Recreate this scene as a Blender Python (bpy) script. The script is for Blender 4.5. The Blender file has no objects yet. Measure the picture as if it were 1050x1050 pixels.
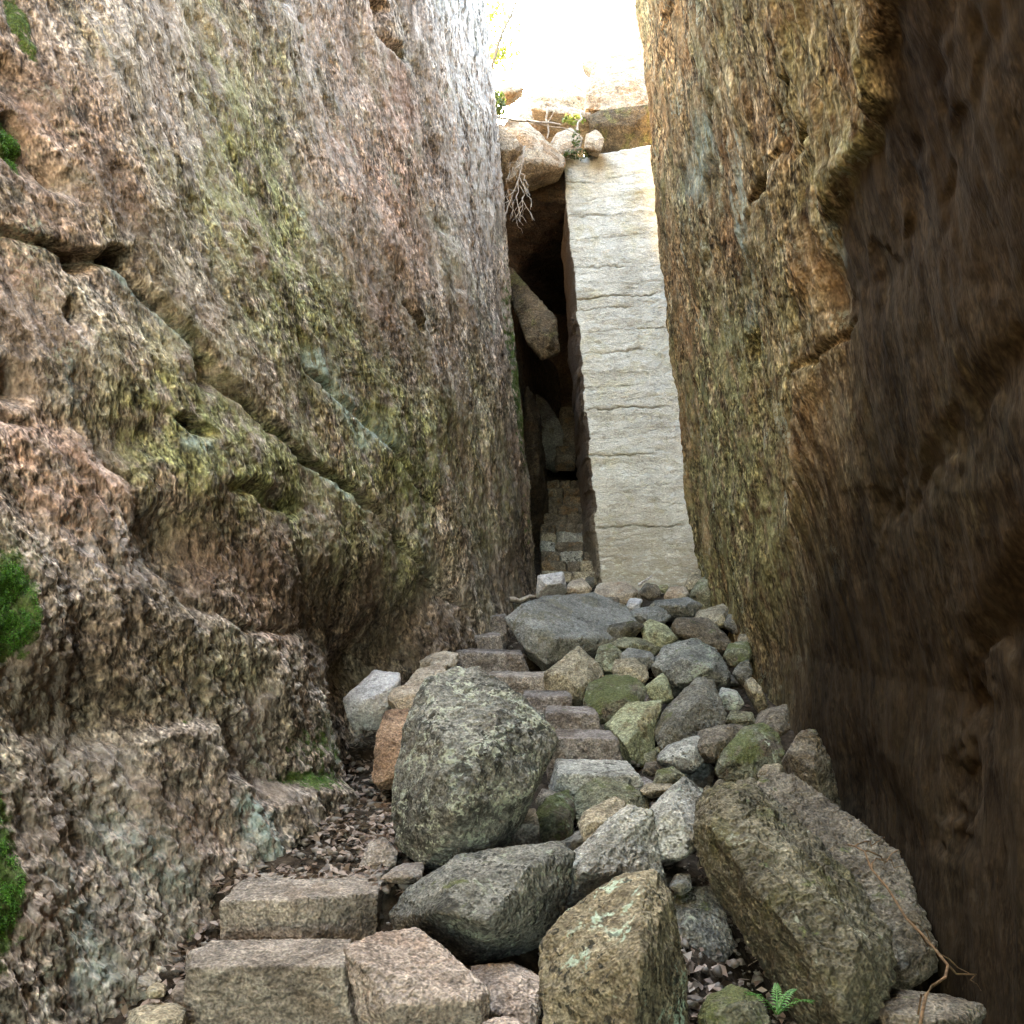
import bpy, bmesh, math, random
import numpy as np
from mathutils import Vector, Matrix

random.seed(7)
rng = np.random.default_rng(7)
scene = bpy.context.scene
col = scene.collection
FAST_DETAIL = 1.0          # mesh resolution factor (1 = final)

# ------------------------------------------------------------------ camera geometry
# The camera stands at the origin looking along +Y; the horizon lies at row HY of
# the 1050 px photograph (lens shift), focal length = image width.
W = 1050.0
CX, HY = 525.0, 617.0


def P(px, py, d):
    return np.array([(px - CX) / W * d, d, (HY - py) / W * d])


def proj(x, y, z):
    y = np.maximum(y, 0.05)
    return CX + x / y * W, HY - z / y * W


_dpy = [560, 590, 600, 630, 660, 700, 740, 770, 810, 885, 922, 990, 1050, 1100]
_dd = [10.6, 10.1, 9.8, 8.9, 8.1, 7.2, 6.4, 6.0, 5.3, 4.3, 3.95, 3.6, 3.2, 3.0]


def D(py):
    return float(np.interp(py, _dpy, _dd))


# ------------------------------------------------------------------ noise (numpy)
def _hash(ix, iy, iz, seed):
    h = (ix.astype(np.uint32) * np.uint32(374761393) + iy.astype(np.uint32) * np.uint32(668265263)
         + iz.astype(np.uint32) * np.uint32(2147483647) + np.uint32((seed * 974711 + 12345) & 0xffffffff))
    h = (h ^ (h >> np.uint32(13))) * np.uint32(1274126177)
    h = (h ^ (h >> np.uint32(16))) * np.uint32(2246822519)
    return h ^ (h >> np.uint32(15))


_G = np.array([[1, 1, 0], [-1, 1, 0], [1, -1, 0], [-1, -1, 0], [1, 0, 1], [-1, 0, 1], [1, 0, -1], [-1, 0, -1],
               [0, 1, 1], [0, -1, 1], [0, 1, -1], [0, -1, -1], [1, 1, 0], [-1, 1, 0], [0, -1, 1], [0, -1, -1]], dtype=np.float32)


def perlin(p, seed=0):
    p = np.asarray(p, dtype=np.float32)
    i0 = np.floor(p).astype(np.int64)
    f = p - i0
    u = f * f * f * (f * (f * 6 - 15) + 10)
    i0 = i0.astype(np.int32)
    acc = np.zeros(len(p), dtype=np.float32)
    for dx in (0, 1):
        wx = u[:, 0] if dx else 1 - u[:, 0]
        for dy in (0, 1):
            wy = u[:, 1] if dy else 1 - u[:, 1]
            for dz in (0, 1):
                wz = u[:, 2] if dz else 1 - u[:, 2]
                g = _G[_hash(i0[:, 0] + dx, i0[:, 1] + dy, i0[:, 2] + dz, seed) & np.uint32(15)]
                dot = g[:, 0] * (f[:, 0] - dx) + g[:, 1] * (f[:, 1] - dy) + g[:, 2] * (f[:, 2] - dz)
                acc += wx * wy * wz * dot
    return acc


def fbm(p, octs=4, seed=0, gain=0.5, lac=2.03):
    a, s, t = 1.0, np.zeros(len(p), dtype=np.float32), np.asarray(p, dtype=np.float32)
    for o in range(octs):
        s += a * perlin(t, seed + o * 17)
        a *= gain
        t = t * lac + 3.7
    return s


def ridged(p, octs=3, seed=0, gain=0.5):
    a, s, t = 1.0, np.zeros(len(p), dtype=np.float32), np.asarray(p, dtype=np.float32)
    for o in range(octs):
        s += a * (1 - 2 * np.abs(perlin(t, seed + o * 31)) - 0.55)
        a *= gain
        t = t * 2.1 + 1.3
    return s


def sstep(a, b, x):
    t = np.clip((x - a) / (b - a), 0, 1)
    return t * t * (3 - 2 * t)


def seg_dist(px, py, pts):
    """distance to a polyline, signed side (+ below/left when walking the line), arc position 0..1"""
    best = np.full(px.shape, 1e9, dtype=np.float32)
    side = np.zeros(px.shape, dtype=np.float32)
    arc = np.zeros(px.shape, dtype=np.float32)
    n = len(pts) - 1
    for i in range(n):
        (ax, ay), (bx, by) = pts[i], pts[i + 1]
        vx, vy = bx - ax, by - ay
        L2 = vx * vx + vy * vy
        t = np.clip(((px - ax) * vx + (py - ay) * vy) / L2, 0, 1)
        dx, dy = px - (ax + t * vx), py - (ay + t * vy)
        d = np.sqrt(dx * dx + dy * dy)
        m = d < best
        best[m] = d[m]
        side[m] = np.sign(vx * dy - vy * dx)[m]
        arc[m] = ((i + t) / n)[m]
    return best, side, arc


def blob(px, py, cx, cy, rx, ry, ang=0.0):
    c, s = math.cos(math.radians(ang)), math.sin(math.radians(ang))
    dx, dy = px - cx, py - cy
    u, v = (dx * c + dy * s) / rx, (-dx * s + dy * c) / ry
    return np.exp(-(u * u + v * v) ** 1.5)


# ------------------------------------------------------------------ materials
def new_mat(name):
    m = bpy.data.materials.new(name)
    m.use_nodes = True
    nt = m.node_tree
    nt.nodes.clear()
    return m, nt


class NB:
    """small helper that wires shader nodes"""
    def __init__(self, nt):
        self.nt = nt

    def n(self, t, **kw):
        nd = self.nt.nodes.new(t)
        for k, v in kw.items():
            setattr(nd, k, v)
        return nd

    def lk(self, a, b):
        self.nt.links.new(a, b)

    def put(self, sock, v):
        if isinstance(v, bpy.types.NodeSocket):
            self.lk(v, sock)
        elif isinstance(v, (tuple, list)):
            sock.default_value = tuple(v) + ((1.0,) if len(v) == 3 and len(sock.default_value) == 4 else ())
        else:
            sock.default_value = v

    def math(self, op, a, b=0.0, clamp=False):
        nd = self.n('ShaderNodeMath', operation=op, use_clamp=clamp)
        self.put(nd.inputs[0], a)
        self.put(nd.inputs[1], b)
        return nd.outputs[0]

    def mix(self, f, a, b, mode='MIX'):
        nd = self.n('ShaderNodeMix', data_type='RGBA', blend_type=mode)
        self.put(nd.inputs['Factor'], f)
        self.put(nd.inputs[6], a)
        self.put(nd.inputs[7], b)
        return nd.outputs[2]

    def noise(self, vec, scale, detail=5, rough=0.6, dist=0.0, lac=2.0):
        nd = self.n('ShaderNodeTexNoise')
        self.lk(vec, nd.inputs['Vector'])
        nd.inputs['Scale'].default_value = scale
        nd.inputs['Detail'].default_value = detail
        nd.inputs['Roughness'].default_value = rough
        nd.inputs['Distortion'].default_value = dist
        nd.inputs['Lacunarity'].default_value = lac
        return nd.outputs[0]

    def vor(self, vec, scale, feature='F1', rnd=1.0):
        nd = self.n('ShaderNodeTexVoronoi', feature=feature)
        self.lk(vec, nd.inputs['Vector'])
        nd.inputs['Scale'].default_value = scale
        nd.inputs['Randomness'].default_value = rnd
        return nd.outputs['Distance']

    def ramp(self, f, stops, interp='LINEAR'):
        nd = self.n('ShaderNodeValToRGB')
        cr = nd.color_ramp
        cr.interpolation = interp
        while len(cr.elements) < len(stops):
            cr.elements.new(0.5)
        for e, (p, c) in zip(cr.elements, stops):
            e.position = p
            e.color = tuple(c) + (1.0,) if len(c) == 3 else c
        self.lk(f, nd.inputs[0])
        return nd.outputs[0]

    def step(self, f, a, b):
        nd = self.n('ShaderNodeMapRange', interpolation_type='SMOOTHSTEP')
        self.put(nd.inputs['Value'], f)
        nd.inputs['From Min'].default_value = a
        nd.inputs['From Max'].default_value = b
        return nd.outputs[0]

    def attr(self, name):
        nd = self.n('ShaderNodeAttribute', attribute_name=name)
        return nd

    def vmul(self, v, s):
        nd = self.n('ShaderNodeVectorMath', operation='MULTIPLY')
        self.lk(v, nd.inputs[0])
        nd.inputs[1].default_value = s
        return nd.outputs[0]

    def out(self, color, height=None, bump=0.6, dist=0.01, rough=0.88, spec=0.25, normal_in=None):
        b = self.n('ShaderNodeBsdfPrincipled')
        self.put(b.inputs['Base Color'], color)
        self.put(b.inputs['Roughness'], rough)
        b.inputs['Specular IOR Level'].default_value = spec
        if height is not None:
            bp = self.n('ShaderNodeBump')
            bp.inputs['Strength'].default_value = bump
            bp.inputs['Distance'].default_value = dist
            self.lk(height, bp.inputs['Height'])
            self.lk(bp.outputs[0], b.inputs['Normal'])
        o = self.n('ShaderNodeOutputMaterial')
        self.lk(b.outputs[0], o.inputs[0])
        return b


def rock_mat(name, dark, mid, light, patch=None, patch_amt=0.0, lichen=None, lichen_amt=0.0, black=0.0,
             moss=0.0, bump=0.8, grain=1.0, lichen_scale=5.0, stretch=None):
    m, nt = new_mat(name)
    b = NB(nt)
    tc = b.n('ShaderNodeTexCoord').outputs['Object']
    oi = b.n('ShaderNodeObjectInfo')
    rnd = b.math('MULTIPLY', oi.outputs['Random'], 37.0)
    add = b.n('ShaderNodeVectorMath', operation='ADD')
    b.lk(tc, add.inputs[0])
    b.lk(rnd, add.inputs[1])
    v = add.outputs[0]
    vs = b.vmul(v, stretch) if stretch else v
    big = b.noise(v, 3.2, 5, 0.62, 0.4)
    med = b.noise(vs, 12.0, 3.2, 0.74, 0.3)
    fine = b.noise(vs, 42.0, 1.6, 0.8)
    grit = b.noise(v, 105.0, 0.4, 0.7)
    c = b.ramp(b.math('ADD', b.math('MULTIPLY', big, 0.62), b.math('MULTIPLY', med, 0.38)),
               [(0.30, dark), (0.5, mid), (0.70, light)])
    if patch and patch_amt:
        pm = b.step(b.noise(v, 4.1, 5, 0.62, 0.8), 0.60 - 0.2 * patch_amt, 0.68 - 0.16 * patch_amt)
        c = b.mix(b.math('MULTIPLY', pm, 0.8), c, patch)
    # mineral grain: pale and dark specks that belong to the stone
    g = b.ramp(fine, [(0.30, (0.22, 0.21, 0.20)), (0.44, (0.80, 0.80, 0.80)), (0.56, (1.1, 1.09, 1.07)), (0.70, (1.9, 1.87, 1.8))])
    c = b.mix(0.6 * grain, c, g, 'MULTIPLY')
    g2 = b.ramp(grit, [(0.34, (0.42, 0.42, 0.42)), (0.5, (1, 1, 1)), (0.66, (1.6, 1.6, 1.6))])
    c = b.mix(0.5 * grain, c, g2, 'MULTIPLY')
    ms = b.ramp(b.noise(v, 5.5, 4, 0.7, 0.8), [(0.34, (0.42, 0.40, 0.37)), (0.47, (0.92, 0.92, 0.91)), (0.62, (1.12, 1.12, 1.1))])
    c = b.mix(0.8 * grain, c, ms, 'MULTIPLY')
    if lichen and lichen_amt:
        lm1 = b.step(b.noise(v, lichen_scale, 4, 0.74, 0.6), 0.66 - 0.24 * lichen_amt, 0.70 - 0.2 * lichen_amt)
        lm2 = b.step(b.noise(v, 48.0, 1.2, 0.75), 0.38, 0.5)
        c = b.mix(b.math('MULTIPLY', b.math('MULTIPLY', lm1, lm2), 0.85), c, lichen)
    if black:
        bm1 = b.step(b.noise(v, 24.0, 2.4, 0.7, 0.3), 0.60 - 0.1 * black, 0.65 - 0.1 * black)
        bm2 = b.step(b.noise(v, 3.4, 3, 0.6), 0.42, 0.56)
        c = b.mix(b.math('MULTIPLY', b.math('MULTIPLY', bm1, bm2), 0.85), c, (0.025, 0.024, 0.018))
    h = b.math('ADD', b.math('MULTIPLY', med, 0.8), b.math('MULTIPLY', fine, 0.42))
    h = b.math('ADD', h, b.math('MULTIPLY', grit, 0.12))
    if moss:
        geo = b.n('ShaderNodeNewGeometry')
        sp = b.n('ShaderNodeSeparateXYZ')
        b.lk(geo.outputs['Normal'], sp.inputs[0])
        mn = b.noise(v, 6.0, 7, 0.7, 0.4)
        mm = b.math('ADD', mn, b.math('MULTIPLY', sp.outputs[2], 0.12))
        mk = b.step(mm, 0.76 - 0.3 * moss, 0.84 - 0.26 * moss)
        mcol = b.ramp(b.noise(v, 120.0, 3, 0.7), [(0.3, (0.03, 0.034, 0.012)), (0.55, (0.10, 0.11, 0.035)), (0.75, (0.19, 0.20, 0.075))])
        c = b.mix(b.math('MULTIPLY', mk, 0.85), c, mcol)
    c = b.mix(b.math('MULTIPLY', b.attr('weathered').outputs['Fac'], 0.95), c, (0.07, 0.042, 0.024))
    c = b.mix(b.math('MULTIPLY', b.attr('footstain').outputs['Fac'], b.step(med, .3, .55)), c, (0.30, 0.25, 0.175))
    at = b.attr('groove')
    c = b.mix(b.math('MULTIPLY', at.outputs['Fac'], 0.8), c, (0.07, 0.07, 0.035))
    b.out(c, h, bump, 0.06, 0.9)
    return m


M = {}
GREYL = (0.33, 0.35, 0.24)
M['step_violet'] = rock_mat('violet grey step stone', (0.085, 0.07, 0.062), (0.20, 0.168, 0.148), (0.34, 0.295, 0.26), (0.13, 0.10, 0.08), 0.4, moss=0.14)
M['step_brown'] = rock_mat('brown grey step stone', (0.116, 0.096, 0.079), (0.287, 0.242, 0.201), (0.471, 0.404, 0.341), (0.207, 0.160, 0.123), 0.4)
M['pink'] = rock_mat('pale pinkish stone', (0.194, 0.148, 0.121), (0.348, 0.280, 0.232), (0.463, 0.387, 0.330), (0.241, 0.174, 0.134), 0.3)
M['white'] = rock_mat('white stone', (0.295, 0.271, 0.267), (0.492, 0.460, 0.446), (0.592, 0.567, 0.551), (0.365, 0.297, 0.263), 0.25, grain=0.6)
M['cream'] = rock_mat('cream stone', (0.212, 0.161, 0.115), (0.388, 0.317, 0.243), (0.523, 0.455, 0.363), (0.281, 0.197, 0.128), 0.4, grain=0.7)
M['orange'] = rock_mat('orange brown stone', (0.102, 0.059, 0.040), (0.276, 0.168, 0.107), (0.414, 0.285, 0.192), (0.143, 0.093, 0.064), 0.4)
M['lichen'] = rock_mat('lichen crusted boulder', (0.072, 0.068, 0.058), (0.171, 0.163, 0.139), (0.285, 0.271, 0.233), (0.126, 0.111, 0.091), 0.15,
                       (0.386, 0.399, 0.302), 0.62, black=0.9, moss=0.1, lichen_scale=9.0)
M['greygreen'] = rock_mat('weathered grey boulder', (0.066, 0.063, 0.054), (0.163, 0.155, 0.133), (0.294, 0.279, 0.239), (0.088, 0.084, 0.068), 0.4,
                          (0.297, 0.312, 0.233), 0.35, black=0.35, moss=0.3)
M['grey'] = rock_mat('smooth grey stone', (0.098, 0.094, 0.082), (0.193, 0.184, 0.164), (0.295, 0.287, 0.258), (0.156, 0.139, 0.098), 0.35, grain=0.8, moss=0.1)
M['palegrey'] = rock_mat('pale grey stone', (0.148, 0.142, 0.121), (0.307, 0.291, 0.251), (0.476, 0.451, 0.390), (0.204, 0.190, 0.159), 0.35,
                         (0.341, 0.356, 0.260), 0.3, black=0.2)
M['tan'] = rock_mat('tan stone', (0.134, 0.107, 0.069), (0.294, 0.245, 0.169), (0.447, 0.389, 0.284), (0.163, 0.125, 0.082), 0.35, moss=0.1)
M['tanlichen'] = rock_mat('tan stone with mint lichen', (0.123, 0.098, 0.061), (0.230, 0.189, 0.123), (0.344, 0.295, 0.209), (0.148, 0.115, 0.070), 0.3,
                          (0.410, 0.492, 0.369), 0.40, black=0.12, lichen_scale=4.6)
M['yellowgreen'] = rock_mat('yellow green stone', (0.139, 0.131, 0.070), (0.279, 0.271, 0.160), (0.385, 0.377, 0.246), (0.180, 0.139, 0.074), 0.3, moss=0.12)
M['olive'] = rock_mat('olive stone', (0.081, 0.076, 0.048), (0.185, 0.174, 0.112), (0.317, 0.299, 0.203), (0.115, 0.094, 0.057), 0.4, GREYL, 0.2, moss=0.45)
M['mossy'] = rock_mat('mossy stone', (0.059, 0.055, 0.036), (0.143, 0.136, 0.090), (0.252, 0.239, 0.164), (0.100, 0.070, 0.052), 0.3, GREYL, 0.25, moss=0.85)
M['darkgrey'] = rock_mat('dark grey stone', (0.049, 0.043, 0.034), (0.119, 0.107, 0.086), (0.205, 0.189, 0.156), (0.082, 0.066, 0.037), 0.4, moss=0.28)
M['darkbrown'] = rock_mat('dark brown stone', (0.052, 0.041, 0.030), (0.137, 0.112, 0.084), (0.244, 0.207, 0.157), (0.091, 0.068, 0.043), 0.4, moss=0.25)
M['bigslab'] = rock_mat('brown ribbed slab', (0.045, 0.037, 0.023), (0.127, 0.108, 0.072), (0.254, 0.226, 0.164), (0.090, 0.078, 0.037), 0.5,
                        (0.300, 0.294, 0.215), 0.2, moss=0.3)
M['passage'] = rock_mat('dark passage stone', (0.05, 0.04, 0.028), (0.13, 0.105, 0.075), (0.24, 0.20, 0.15), (0.16, 0.10, 0.05), 0.4, moss=0.1)  # dark brown stone of the gap steps
M['slab'] = rock_mat('pale split slab', (0.40, 0.375, 0.31), (0.62, 0.60, 0.53), (0.72, 0.71, 0.65), (0.56, 0.53, 0.41), 0.35, grain=0.42, bump=0.7, stretch=(1.0, 1.0, 2.2))
M['toprock'] = rock_mat('warm top rock', (0.16, 0.115, 0.075), (0.32, 0.24, 0.165), (0.45, 0.37, 0.27), (0.22, 0.13, 0.065), 0.35)
M['log'] = rock_mat('wedged tan stone', (0.035, 0.025, 0.015), (0.115, 0.085, 0.053), (0.20, 0.155, 0.10), (0.12, 0.11, 0.045), 0.4, moss=0.25)
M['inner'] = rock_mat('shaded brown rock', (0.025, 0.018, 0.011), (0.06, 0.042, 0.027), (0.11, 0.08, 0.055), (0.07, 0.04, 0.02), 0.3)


def wall_mat(name, cols, streak, speck, bump, olive, pink, extra_dark, smooth_dark):
    m, nt = new_mat(name)
    b = NB(nt)
    st = b.attr('st').outputs['Vector']
    obj = b.n('ShaderNodeTexCoord').outputs['Object']
    str1 = b.noise(b.vmul(st, (1.0, streak[0], streak[1])), 5.0, 4.2, 0.74, 0.6)
    str2 = b.noise(b.vmul(st, (1.0, streak[2], streak[3])), 20.0, 2.4, 0.80, 0.3)
    big = b.noise(obj, 0.9, 6, 0.6, 0.5)
    med = b.noise(obj, 5.0, 4.5, 0.70, 0.4)
    fine = b.noise(b.vmul(st, (1.0, 1.1, 0.5)), 50.0, 1.3, 0.8)
    grit = b.noise(obj, 95.0, 0.3, 0.7)
    f = b.math('ADD', b.math('MULTIPLY', str1, 0.5), b.math('MULTIPLY', med, 0.25))
    f = b.math('ADD', f, b.math('MULTIPLY', big, 0.25))
    c = b.ramp(f, [(0.36, cols[0]), (0.455, cols[1]), (0.53, cols[2]), (0.61, cols[3])])
    c = b.mix(b.math('MULTIPLY', b.attr('olive').outputs['Fac'], b.step(b.noise(obj, 7.0, 6, 0.7, 0.3), 0.34, 0.58)), c, olive)
    c = b.mix(b.math('MULTIPLY', b.attr('pink').outputs['Fac'], b.step(b.noise(obj, 5.0, 6, 0.7, 0.3), 0.32, 0.6)), c, pink)
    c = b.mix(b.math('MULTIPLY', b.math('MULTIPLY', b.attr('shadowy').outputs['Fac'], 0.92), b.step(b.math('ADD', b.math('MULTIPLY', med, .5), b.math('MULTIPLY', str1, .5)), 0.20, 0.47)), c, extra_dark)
    # pits and crystals of the coarse grain
    g = b.ramp(str2, [(0.34, (0.16, 0.145, 0.13)), (0.44, (0.68, 0.67, 0.65)), (0.53, (1.08, 1.08, 1.06)), (0.65, (2.0, 1.97, 1.9))])
    # smooth and rough areas alternate; the face painted dark for its shade is the smoothest
    rm = b.math('MULTIPLY_ADD', b.step(b.noise(obj, 1.6, 3, 0.62, 0.6), 0.38, 0.60), 0.68)
    rm.node.inputs[2].default_value = 0.28
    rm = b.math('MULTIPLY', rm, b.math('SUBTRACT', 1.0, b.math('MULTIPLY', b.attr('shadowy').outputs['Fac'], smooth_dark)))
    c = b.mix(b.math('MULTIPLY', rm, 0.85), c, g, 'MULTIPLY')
    sn = b.noise(b.vmul(st, (1.0, 1.9, 0.55)), 3.1, 4.5, 0.72, 0.7)
    c = b.mix(0.9, c, b.ramp(sn, [(0.33, (0.30, 0.27, 0.24)), (0.45, (0.80, 0.79, 0.77)), (0.56, (1.08, 1.08, 1.07)), (0.68, (1.32, 1.3, 1.27))]), 'MULTIPLY')
    g = b.ramp(fine, [(0.36, (0.16, 0.15, 0.14)), (0.46, (0.78, 0.78, 0.78)), (0.55, (1.1, 1.1, 1.1)), (0.66, (2.1, 2.1, 2.05))])
    c = b.mix(b.math('MULTIPLY', rm, speck), c, g, 'MULTIPLY')
    bl = b.math('MULTIPLY', b.attr('sunlight_pale').outputs['Fac'], b.step(b.noise(b.vmul(st, (1, 2.6, 0.3)), 9.0, 3.2, 0.76, 0.4), 0.42, 0.56))
    c = b.mix(b.math('MULTIPLY', bl, 0.8), c, (0.60, 0.55, 0.51))  # sunlight on the wall's far edge put into the colour as pale streaks
    pale = b.math('MULTIPLY', b.attr('pale').outputs['Fac'], b.step(b.noise(b.vmul(st, (1, 1.3, 0.3)), 22.0, 5, 0.7), 0.38, 0.56))
    c = b.mix(b.math('MULTIPLY', pale, 0.8), c, (0.42, 0.52, 0.46))
    # scattered grey-green crust lichen
    lm = b.math('MULTIPLY', b.step(b.noise(obj, 3.0, 7, 0.72, 0.5), 0.55, 0.64), b.step(b.noise(obj, 38.0, 4, 0.7), 0.46, 0.56))
    lm = b.math('MULTIPLY', lm, b.math('SUBTRACT', 1.0, b.attr('shadowy').outputs['Fac'], True))
    c = b.mix(b.math('MULTIPLY', lm, 0.55), c, (0.36, 0.37, 0.27))
    mo = b.math('MULTIPLY', b.attr('mossy').outputs['Fac'], 1.0)
    mk = b.step(b.math('ADD', mo, b.math('MULTIPLY', b.math('SUBTRACT', b.noise(obj, 14.0, 7, 0.72), 0.5), 1.5)), 0.42, 0.62)
    mcol = b.ramp(b.noise(obj, 90.0, 4, 0.7), [(0.3, (0.018, 0.034, 0.006)), (0.5, (0.05, 0.095, 0.014)), (0.72, (0.12, 0.19, 0.035))])
    c = b.mix(b.math('MULTIPLY', mk, 0.9), c, mcol)
    h = b.math('ADD', b.math('MULTIPLY', str2, 0.9), b.math('MULTIPLY', fine, 0.55))
    h = b.math('ADD', h, b.math('MULTIPLY', grit, 0.15))
    h = b.math('ADD', h, b.math('MULTIPLY', str1, 1.0))
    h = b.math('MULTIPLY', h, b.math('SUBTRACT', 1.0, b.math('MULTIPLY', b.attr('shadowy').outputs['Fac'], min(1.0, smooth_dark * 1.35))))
    b.out(c, h, bump, 0.05, 0.95, 0.2 if smooth_dark < .3 else 0.04)
    return m


M['wall_a'] = wall_mat('streaked pinkish gneiss', [(0.088, 0.068, 0.055), (0.218, 0.176, 0.145), (0.365, 0.305, 0.262), (0.55, 0.49, 0.445)],
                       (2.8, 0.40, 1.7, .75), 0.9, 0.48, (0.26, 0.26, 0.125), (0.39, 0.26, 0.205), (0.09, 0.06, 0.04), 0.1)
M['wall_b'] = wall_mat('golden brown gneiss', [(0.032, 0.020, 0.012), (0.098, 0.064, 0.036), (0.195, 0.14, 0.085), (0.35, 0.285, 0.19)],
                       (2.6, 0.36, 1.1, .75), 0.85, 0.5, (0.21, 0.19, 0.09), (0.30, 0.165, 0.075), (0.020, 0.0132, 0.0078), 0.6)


def simple_mat(name, ramp_cols, scale=20.0, bump=0.3, rough=0.85):
    m, nt = new_mat(name)
    b = NB(nt)
    tc = b.n('ShaderNodeTexCoord').outputs['Object']
    n1 = b.noise(tc, scale, 6, 0.65)
    c = b.ramp(n1, ramp_cols)
    b.out(c, n1, bump, 0.02, rough, 0.06)
    return m


M['soil'] = simple_mat('brown forest soil', [(0.3, (0.014, 0.011, 0.008)), (0.5, (0.040, 0.029, 0.020)), (0.7, (0.10, 0.076, 0.055))], 24.0, 0.9, 0.95)
M['twig'] = simple_mat('pale dead wood', [(0.3, (0.22, 0.17, 0.13)), (0.6, (0.48, 0.41, 0.34))], 30.0)
M['root'] = simple_mat('brown root bark', [(0.3, (0.07, 0.04, 0.022)), (0.6, (0.22, 0.135, 0.075))], 40.0)
M['bark'] = simple_mat('grey bark', [(0.3, (0.06, 0.05, 0.035)), (0.6, (0.20, 0.16, 0.11))], 30.0)


def leaf_mat(name, cols, trans=0.35):
    m, nt = new_mat(name)
    b = NB(nt)
    geo = b.n('ShaderNodeNewGeometry')
    c = b.ramp(geo.outputs['Random Per Island'], [(i / (len(cols) - 1), k) for i, k in enumerate(cols)])
    d = b.n('ShaderNodeBsdfPrincipled')
    b.lk(c, d.inputs['Base Color'])
    d.inputs['Roughness'].default_value = 0.6
    t = b.n('ShaderNodeBsdfTranslucent')
    b.lk(c, t.inputs[0])
    mx = b.n('ShaderNodeMixShader')
    mx.inputs[0].default_value = trans
    b.lk(d.outputs[0], mx.inputs[1])
    b.lk(t.outputs[0], mx.inputs[2])
    o = b.n('ShaderNodeOutputMaterial')
    b.lk(mx.outputs[0], o.inputs[0])
    return m


M['litter'] = leaf_mat('dry brown leaves', [(0.07, 0.045, 0.03), (0.16, 0.105, 0.072), (0.27, 0.19, 0.14), (0.38, 0.30, 0.245)], 0.1)
M['gravel'] = leaf_mat('gravel chips', [(0.08, 0.06, 0.045), (0.18, 0.15, 0.12), (0.17, 0.14, 0.115), (0.21, 0.175, 0.14)], 0.0)
M['fern'] = leaf_mat('fern green', [(0.06, 0.17, 0.035), (0.10, 0.26, 0.05), (0.14, 0.30, 0.08)], 0.4)
M['leaf'] = leaf_mat('fresh tree leaf', [(0.10, 0.13, 0.02), (0.20, 0.22, 0.04), (0.27, 0.26, 0.06)], 0.4)
M['moss'] = leaf_mat('bright moss', [(0.03, 0.09, 0.008), (0.07, 0.20, 0.015), (0.13, 0.32, 0.03)], 0.3)
M['mossdull'] = leaf_mat('dull moss', [(0.03, 0.045, 0.01), (0.07, 0.10, 0.02), (0.12, 0.15, 0.035)], 0.3)


# ------------------------------------------------------------------ object helpers
def tag(o, label=None, cat=None, group=None, kind=None):
    if label:
        o['label'] = label
    if cat:
        o['category'] = cat
    if group:
        o['group'] = group
    if kind:
        o['kind'] = kind
    return o


def mesh_np(name, verts, faces):
    me = bpy.data.meshes.new(name)
    verts = np.asarray(verts, dtype=np.float32)
    faces = np.asarray(faces, dtype=np.int32)
    k = faces.shape[1]
    me.vertices.add(len(verts))
    me.vertices.foreach_set('co', verts.ravel())
    me.loops.add(faces.size)
    me.loops.foreach_set('vertex_index', faces.ravel())
    me.polygons.add(len(faces))
    me.polygons.foreach_set('loop_start', np.arange(0, faces.size, k, dtype=np.int32))
    me.update(calc_edges=True)
    me.validate()
    return me


def link(name, me, mat, loc=(0, 0, 0), parent=None, smooth=True):
    o = bpy.data.objects.new(name, me)
    col.objects.link(o)
    o.location = loc
    if mat is not None:
        me.materials.clear()
        me.materials.append(mat)
    if parent is not None:
        o.parent = parent
    if smooth:
        me.polygons.foreach_set('use_smooth', np.ones(len(me.polygons), dtype=bool))
    return o


def get_co(me):
    a = np.empty(len(me.vertices) * 3, dtype=np.float32)
    me.vertices.foreach_get('co', a)
    return a.reshape(-1, 3)


def get_no(me):
    a = np.empty(len(me.vertices) * 3, dtype=np.float32)
    me.vertices.foreach_get('normal', a)
    return a.reshape(-1, 3)


def set_attr(me, name, arr):
    at = me.attributes.new(name, 'FLOAT', 'POINT')
    at.data.foreach_set('value', np.ascontiguousarray(arr, dtype=np.float32))


def hull_mesh(pts, cuts=0, cut_depth=(0.9, 0.97), seed=0):
    r = random.Random(seed)
    bm = bmesh.new()
    for p in pts:
        bm.verts.new(tuple(float(c) for c in p))

    def hull():
        res = bmesh.ops.convex_hull(bm, input=bm.verts[:])
        junk = [e for e in res['geom_interior'] + res['geom_unused'] if isinstance(e, bmesh.types.BMVert)]
        if junk:
            bmesh.ops.delete(bm, geom=list(set(junk)), context='VERTS')

    hull()
    for _ in range(cuts):
        cs = [v.co.copy() for v in bm.verts]
        cen = sum(cs, Vector()) / len(cs)
        n = Vector((r.gauss(0, 1), r.gauss(0, 1), r.gauss(0, 1))).normalized()
        if cut_depth[0] < .75:       # broad broken faces on the exposed sides
            n = Vector((r.gauss(0, .8), -abs(r.gauss(0, .6)) - .25, r.gauss(.3, .8))).normalized()
        sup = max((c - cen).dot(n) for c in cs)
        co = cen + n * sup * r.uniform(*cut_depth)
        bmesh.ops.bisect_plane(bm, geom=bm.verts[:] + bm.edges[:] + bm.faces[:], plane_co=co, plane_no=n, clear_outer=True)
        loose = [f for f in bm.faces]
        bmesh.ops.delete(bm, geom=loose, context='FACES_ONLY')
        hull()
    bmesh.ops.recalc_face_normals(bm, faces=bm.faces[:])
    me = bpy.data.meshes.new('hull')
    bm.to_mesh(me)
    bm.free()
    return me


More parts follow.
